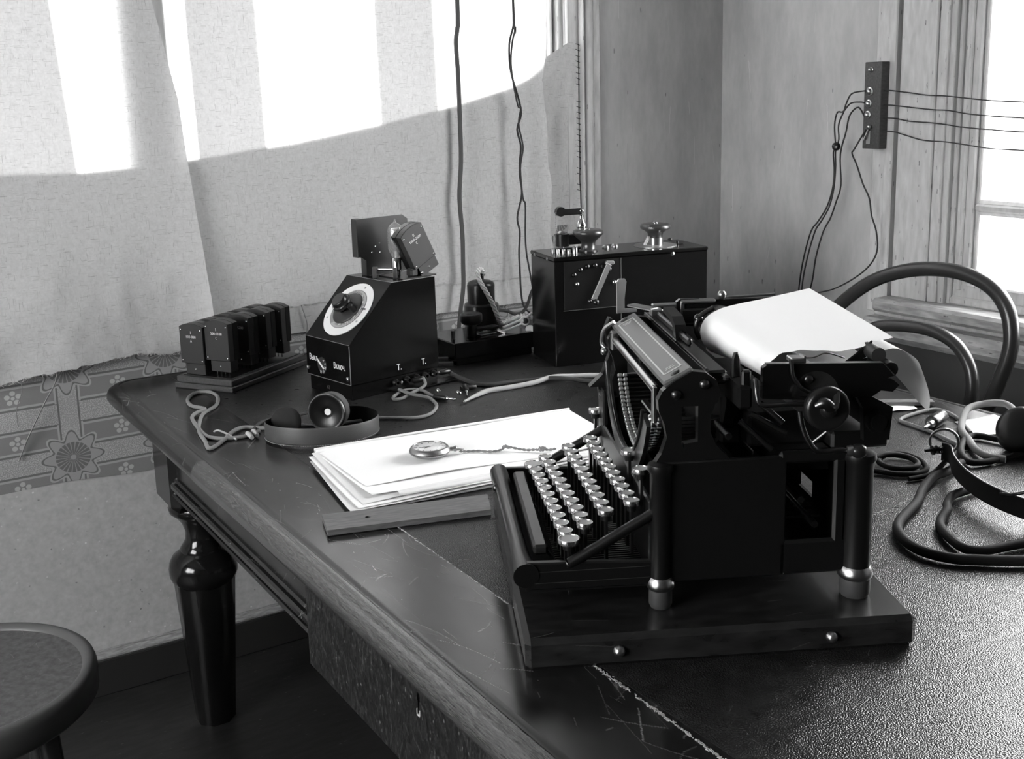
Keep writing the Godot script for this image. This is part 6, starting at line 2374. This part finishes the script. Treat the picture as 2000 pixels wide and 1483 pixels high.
	t = thing("folding_rule", "narrow wooden rule lying by the far table edge", "ruler", Vector3(1.70, TY, -1.37), 0.0)
	b = MB.new()
	b.box(Vector3(0.01, 0.006, 0.0), Vector3(0.14, 0.0075, 0.022), 0.001, Basis(Vector3.UP, -0.62))
	obj("rule", b, M.slat_wood, t)

# ---------------------------------------------------------------- terminal strip and wires on the window wall
func terminals() -> void:
	var t := thing("terminal_strip", "dark wooden terminal strip screwed to the window casing", "terminal strip", Vector3(2.335, 1.31, -1.966))
	var b := MB.new()
	var lean := Basis(Vector3.RIGHT, 0.0)
	b.box(Vector3(-0.010, 0.001, 0.0), Vector3(0.030, 0.216, 0.054), 0.0015, lean)
	obj("strip", b, M.rack_wood, t)
	for p in [[0.090, -0.006, 0.0065], [0.036, -0.008, 0.0110], [0.006, -0.010, 0.0100], [-0.022, -0.012, 0.0100]]:
		b = MB.new()
		b.lathe([[p[2], 0.0], [p[2], 0.002], [p[2] * 0.7, 0.003], [p[2] * 0.6, 0.007], [p[2] * 0.45, 0.009], [0.0, 0.0095]], axis_z(Vector3(-0.025, p[0], p[1]), Vector3(-1, 0, 0)), 18)
		obj("terminal", b, M.nickel if p[2] > 0.006 else M.steel_dark, t)
	b = MB.new()
	b.bar(Vector3(-0.030, -0.058, -0.004), Vector3(-0.034, -0.086, -0.016), 0.005, 0.003, 0.0008)
	b.ball(Vector3(-0.030, -0.052, -0.002), 0.006)
	b.bx(Vector3(-0.028, -0.095, -0.012), Vector3(-0.024, -0.062, 0.0))
	obj("knife_switch", b, M.nickel, t)
	var g := "wires of the wall terminal strip"
	var x := 2.306
	var ways := [
		["wire", "lead wire from the upper terminal down to the bead", [[1.348, -1.985], [1.342, -2.028], [1.319, -2.045], [1.298, -2.053], [1.263, -2.069], [1.226, -2.067], [1.206, -2.073], [1.190, -2.077], [1.149, -2.075], [1.095, -2.079], [1.045, -2.093], [1.005, -2.119], [0.976, -2.140], [0.90, -2.165], [0.83, -2.180], [0.74, -2.185]]],
		["wire", "lead wire from the middle terminal bending left to the bead", [[1.318, -1.985], [1.320, -2.002], [1.317, -2.032], [1.296, -2.056], [1.294, -2.075], [1.263, -2.083], [1.222, -2.079], [1.206, -2.076], [1.189, -2.084], [1.141, -2.079], [1.099, -2.082], [1.048, -2.099], [1.004, -2.130], [0.975, -2.154], [0.90, -2.178], [0.82, -2.192], [0.74, -2.196]]],
		["wire", "lead wire from the lower terminal hanging at the right", [[1.283, -1.985], [1.307, -2.006], [1.287, -2.033], [1.243, -2.044], [1.186, -2.060], [1.105, -2.055], [1.059, -2.070], [1.016, -2.087], [0.979, -2.110], [0.906, -2.134], [0.845, -2.143], [0.800, -2.156]]],
		["wire", "lead wire from the knife switch down past the window sill", [[1.25, -1.980], [1.201, -2.014], [1.189, -2.021], [1.160, -2.004], [1.113, -1.982], [1.078, -1.960], [1.034, -1.950], [0.994, -1.933], [0.944, -1.928], [0.902, -1.952], [0.861, -2.004], [0.825, -2.072], [0.806, -2.134], [0.798, -2.156]]],
	]
	for w in ways:
		var pts := []
		for q in w[2]:
			pts.append(Vector3(x, q[0], q[1]))
		b = MB.new()
		b.tube(spl(pts), 0.0021, 6)
		tag(obj("lead_wire", b, M.cord_dark), w[1], "wire", g)
	for q in [[1.206, -2.075, "upper dark bead that clasps two lead wires"], [0.800, -2.158, "lower dark bead behind the typewriter sheet"]]:
		b = MB.new()
		b.lathe([[0.0, -0.007], [0.006, -0.007], [0.0105, -0.004], [0.0115, 0.0], [0.0105, 0.004], [0.006, 0.007], [0.0, 0.007]], axis_z(Vector3(x, q[0], q[1]), Vector3(-0.8, 0.2, 0.3)), 18)
		tag(obj("wire_bead", b, M.ebonite), q[2], "bead", "beads on the lead wires")
	g = "wires crossing the right window"
	var hs := [
		["topmost thin wire across the right window", [[1.350, -1.945], [1.342, -1.869], [1.335, -1.814], [1.332, -1.757], [1.326, -1.697], [1.321, -1.643], [1.317, -1.572], [1.305, -1.3], [1.30, -1.0]]],
		["second thin wire from the top across the right window", [[1.312, -1.945], [1.311, -1.910], [1.306, -1.858], [1.300, -1.790], [1.298, -1.746], [1.289, -1.682], [1.282, -1.569], [1.27, -1.3], [1.262, -1.0]]],
		["third thin wire from the top across the right window", [[1.280, -1.945], [1.279, -1.903], [1.272, -1.856], [1.269, -1.797], [1.264, -1.744], [1.259, -1.701], [1.251, -1.567], [1.24, -1.3], [1.23, -1.0]]],
		["lowest thin wire across the right window", [[1.247, -1.945], [1.246, -1.906], [1.238, -1.868], [1.227, -1.817], [1.224, -1.750], [1.218, -1.690], [1.211, -1.624], [1.210, -1.564], [1.20, -1.3], [1.19, -1.0]]],
	]
	for w in hs:
		var pts := []
		for q in w[1]:
			pts.append(Vector3(2.322, q[0], q[1]))
		b = MB.new()
		b.tube(spl(pts), 0.0016, 6)
		tag(obj("window_wire", b, M.cord_dark), w[0], "wire", g)

# ---------------------------------------------------------------- seats
func bentwood_chair() -> void:
	var t := thing("bentwood_chair", "bentwood chair with double hoop back behind the table", "chair", Vector3(2.0, 0, -1.57))
	var o := -Vector3(2.0, 0, -1.57)
	var hoop := [[0.834, -1.800], [0.876, -1.764], [0.927, -1.694], [0.959, -1.613], [0.973, -1.533], [0.971, -1.457], [0.952, -1.395], [0.915, -1.355], [0.865, -1.337], [0.823, -1.337], [0.778, -1.348], [0.719, -1.367], [0.640, -1.396], [0.56, -1.420], [0.45, -1.430], [0.2, -1.425], [0.0, -1.40]]
	# the left limb mirrors the right one
	var way := []
	for q in [[0.0, -1.745], [0.2, -1.722], [0.45, -1.715], [0.56, -1.724], [0.640, -1.747], [0.719, -1.776], [0.785, -1.798]] + hoop:
		var back: float = 0.06 * clampf((q[0] - 0.45) * 1.6, 0.0, 1.0) + (0.10 * clampf((0.3 - q[0]) * 2.0, 0.0, 1.0))
		way.append(Vector3(1.97 + back, q[0], q[1]) + o)
	var b := MB.new()
	b.tube(spl(way, 4), 0.0158, 14)
	obj("back_hoop", b, M.bentwood, t)
	b = MB.new()
	way = []
	for q in [[0.47, -1.680], [0.56, -1.690], [0.66, -1.715], [0.74, -1.728], [0.795, -1.708], [0.825, -1.672], [0.838, -1.614], [0.842, -1.533], [0.826, -1.468], [0.790, -1.428], [0.748, -1.411], [0.700, -1.413], [0.64, -1.426], [0.56, -1.450], [0.47, -1.455]]:
		way.append(Vector3(1.97 + 0.06 * clampf((q[0] - 0.45) * 1.6, 0.0, 1.0), q[0], q[1]) + o)
	b.tube(spl(way, 4), 0.0138, 14)
	obj("inner_hoop", b, M.bentwood, t)
	b = MB.new()
	b.lathe([[0.0, 0.440], [0.200, 0.440], [0.210, 0.448], [0.210, 0.464], [0.200, 0.470], [0.0, 0.468]], Transform3D(Basis(), Vector3(1.98, 0, -1.57) + o + Vector3(-0.03, 0, 0)), 40)
	obj("seat", b, M.stool_rim, t)
	for p in [[-0.15, 0.13], [-0.15, -0.13]]:
		b = MB.new()
		b.tube([Vector3(1.97 + p[0], 0.45, -1.57 + p[1]) + o, Vector3(1.95 + p[0], 0.2, -1.57 + p[1] * 1.1) + o, Vector3(1.93 + p[0], 0.0, -1.57 + p[1] * 1.15) + o], [0.017, 0.015, 0.012], 12)
		obj("leg", b, M.bentwood, t)

func stool() -> void:
	var c := Vector3(0.104, 0, -1.886)
	var t := thing("round_stool", "round wooden stool with scuffed seat and raised rim", "stool", c)
	var b := MB.new()
	b.lathe([[0.0, 0.448], [0.188, 0.450]].duplicate(), Transform3D(), 48)
	b = MB.new()
	b.lathe([[0.0, 0.430], [0.190, 0.430], [0.190, 0.4505], [0.0, 0.4495]], Transform3D(), 56)
	obj("seat", b, M.stool_seat, t)
	b = MB.new()
	b.lathe([[0.186, 0.405], [0.204, 0.405], [0.2105, 0.412], [0.2115, 0.445], [0.208, 0.456], [0.199, 0.4605], [0.191, 0.457], [0.187, 0.4495]], Transform3D(), 64)
	obj("rim", b, M.stool_rim, t)
	b = MB.new()
	b.tube(spl([Vector3(-0.20, 0.452, -0.180), Vector3(-0.12, 0.458, -0.216), Vector3(-0.06, 0.460, -0.226), Vector3(-0.005, 0.456, -0.226), Vector3(0.012, 0.446, -0.222)], 5), 0.0125, 12)
	obj("back_rail", b, M.stool_rim, t)
	for k in 4:
		var q := PI / 4 + PI / 2 * k
		b = MB.new()
		b.tube([Vector3(cos(q) * 0.15, 0.43, sin(q) * 0.15), Vector3(cos(q) * 0.17, 0.2, sin(q) * 0.17), Vector3(cos(q) * 0.19, 0.0, sin(q) * 0.19)], [0.018, 0.016, 0.013], 12)
		obj("leg", b, M.bentwood, t)
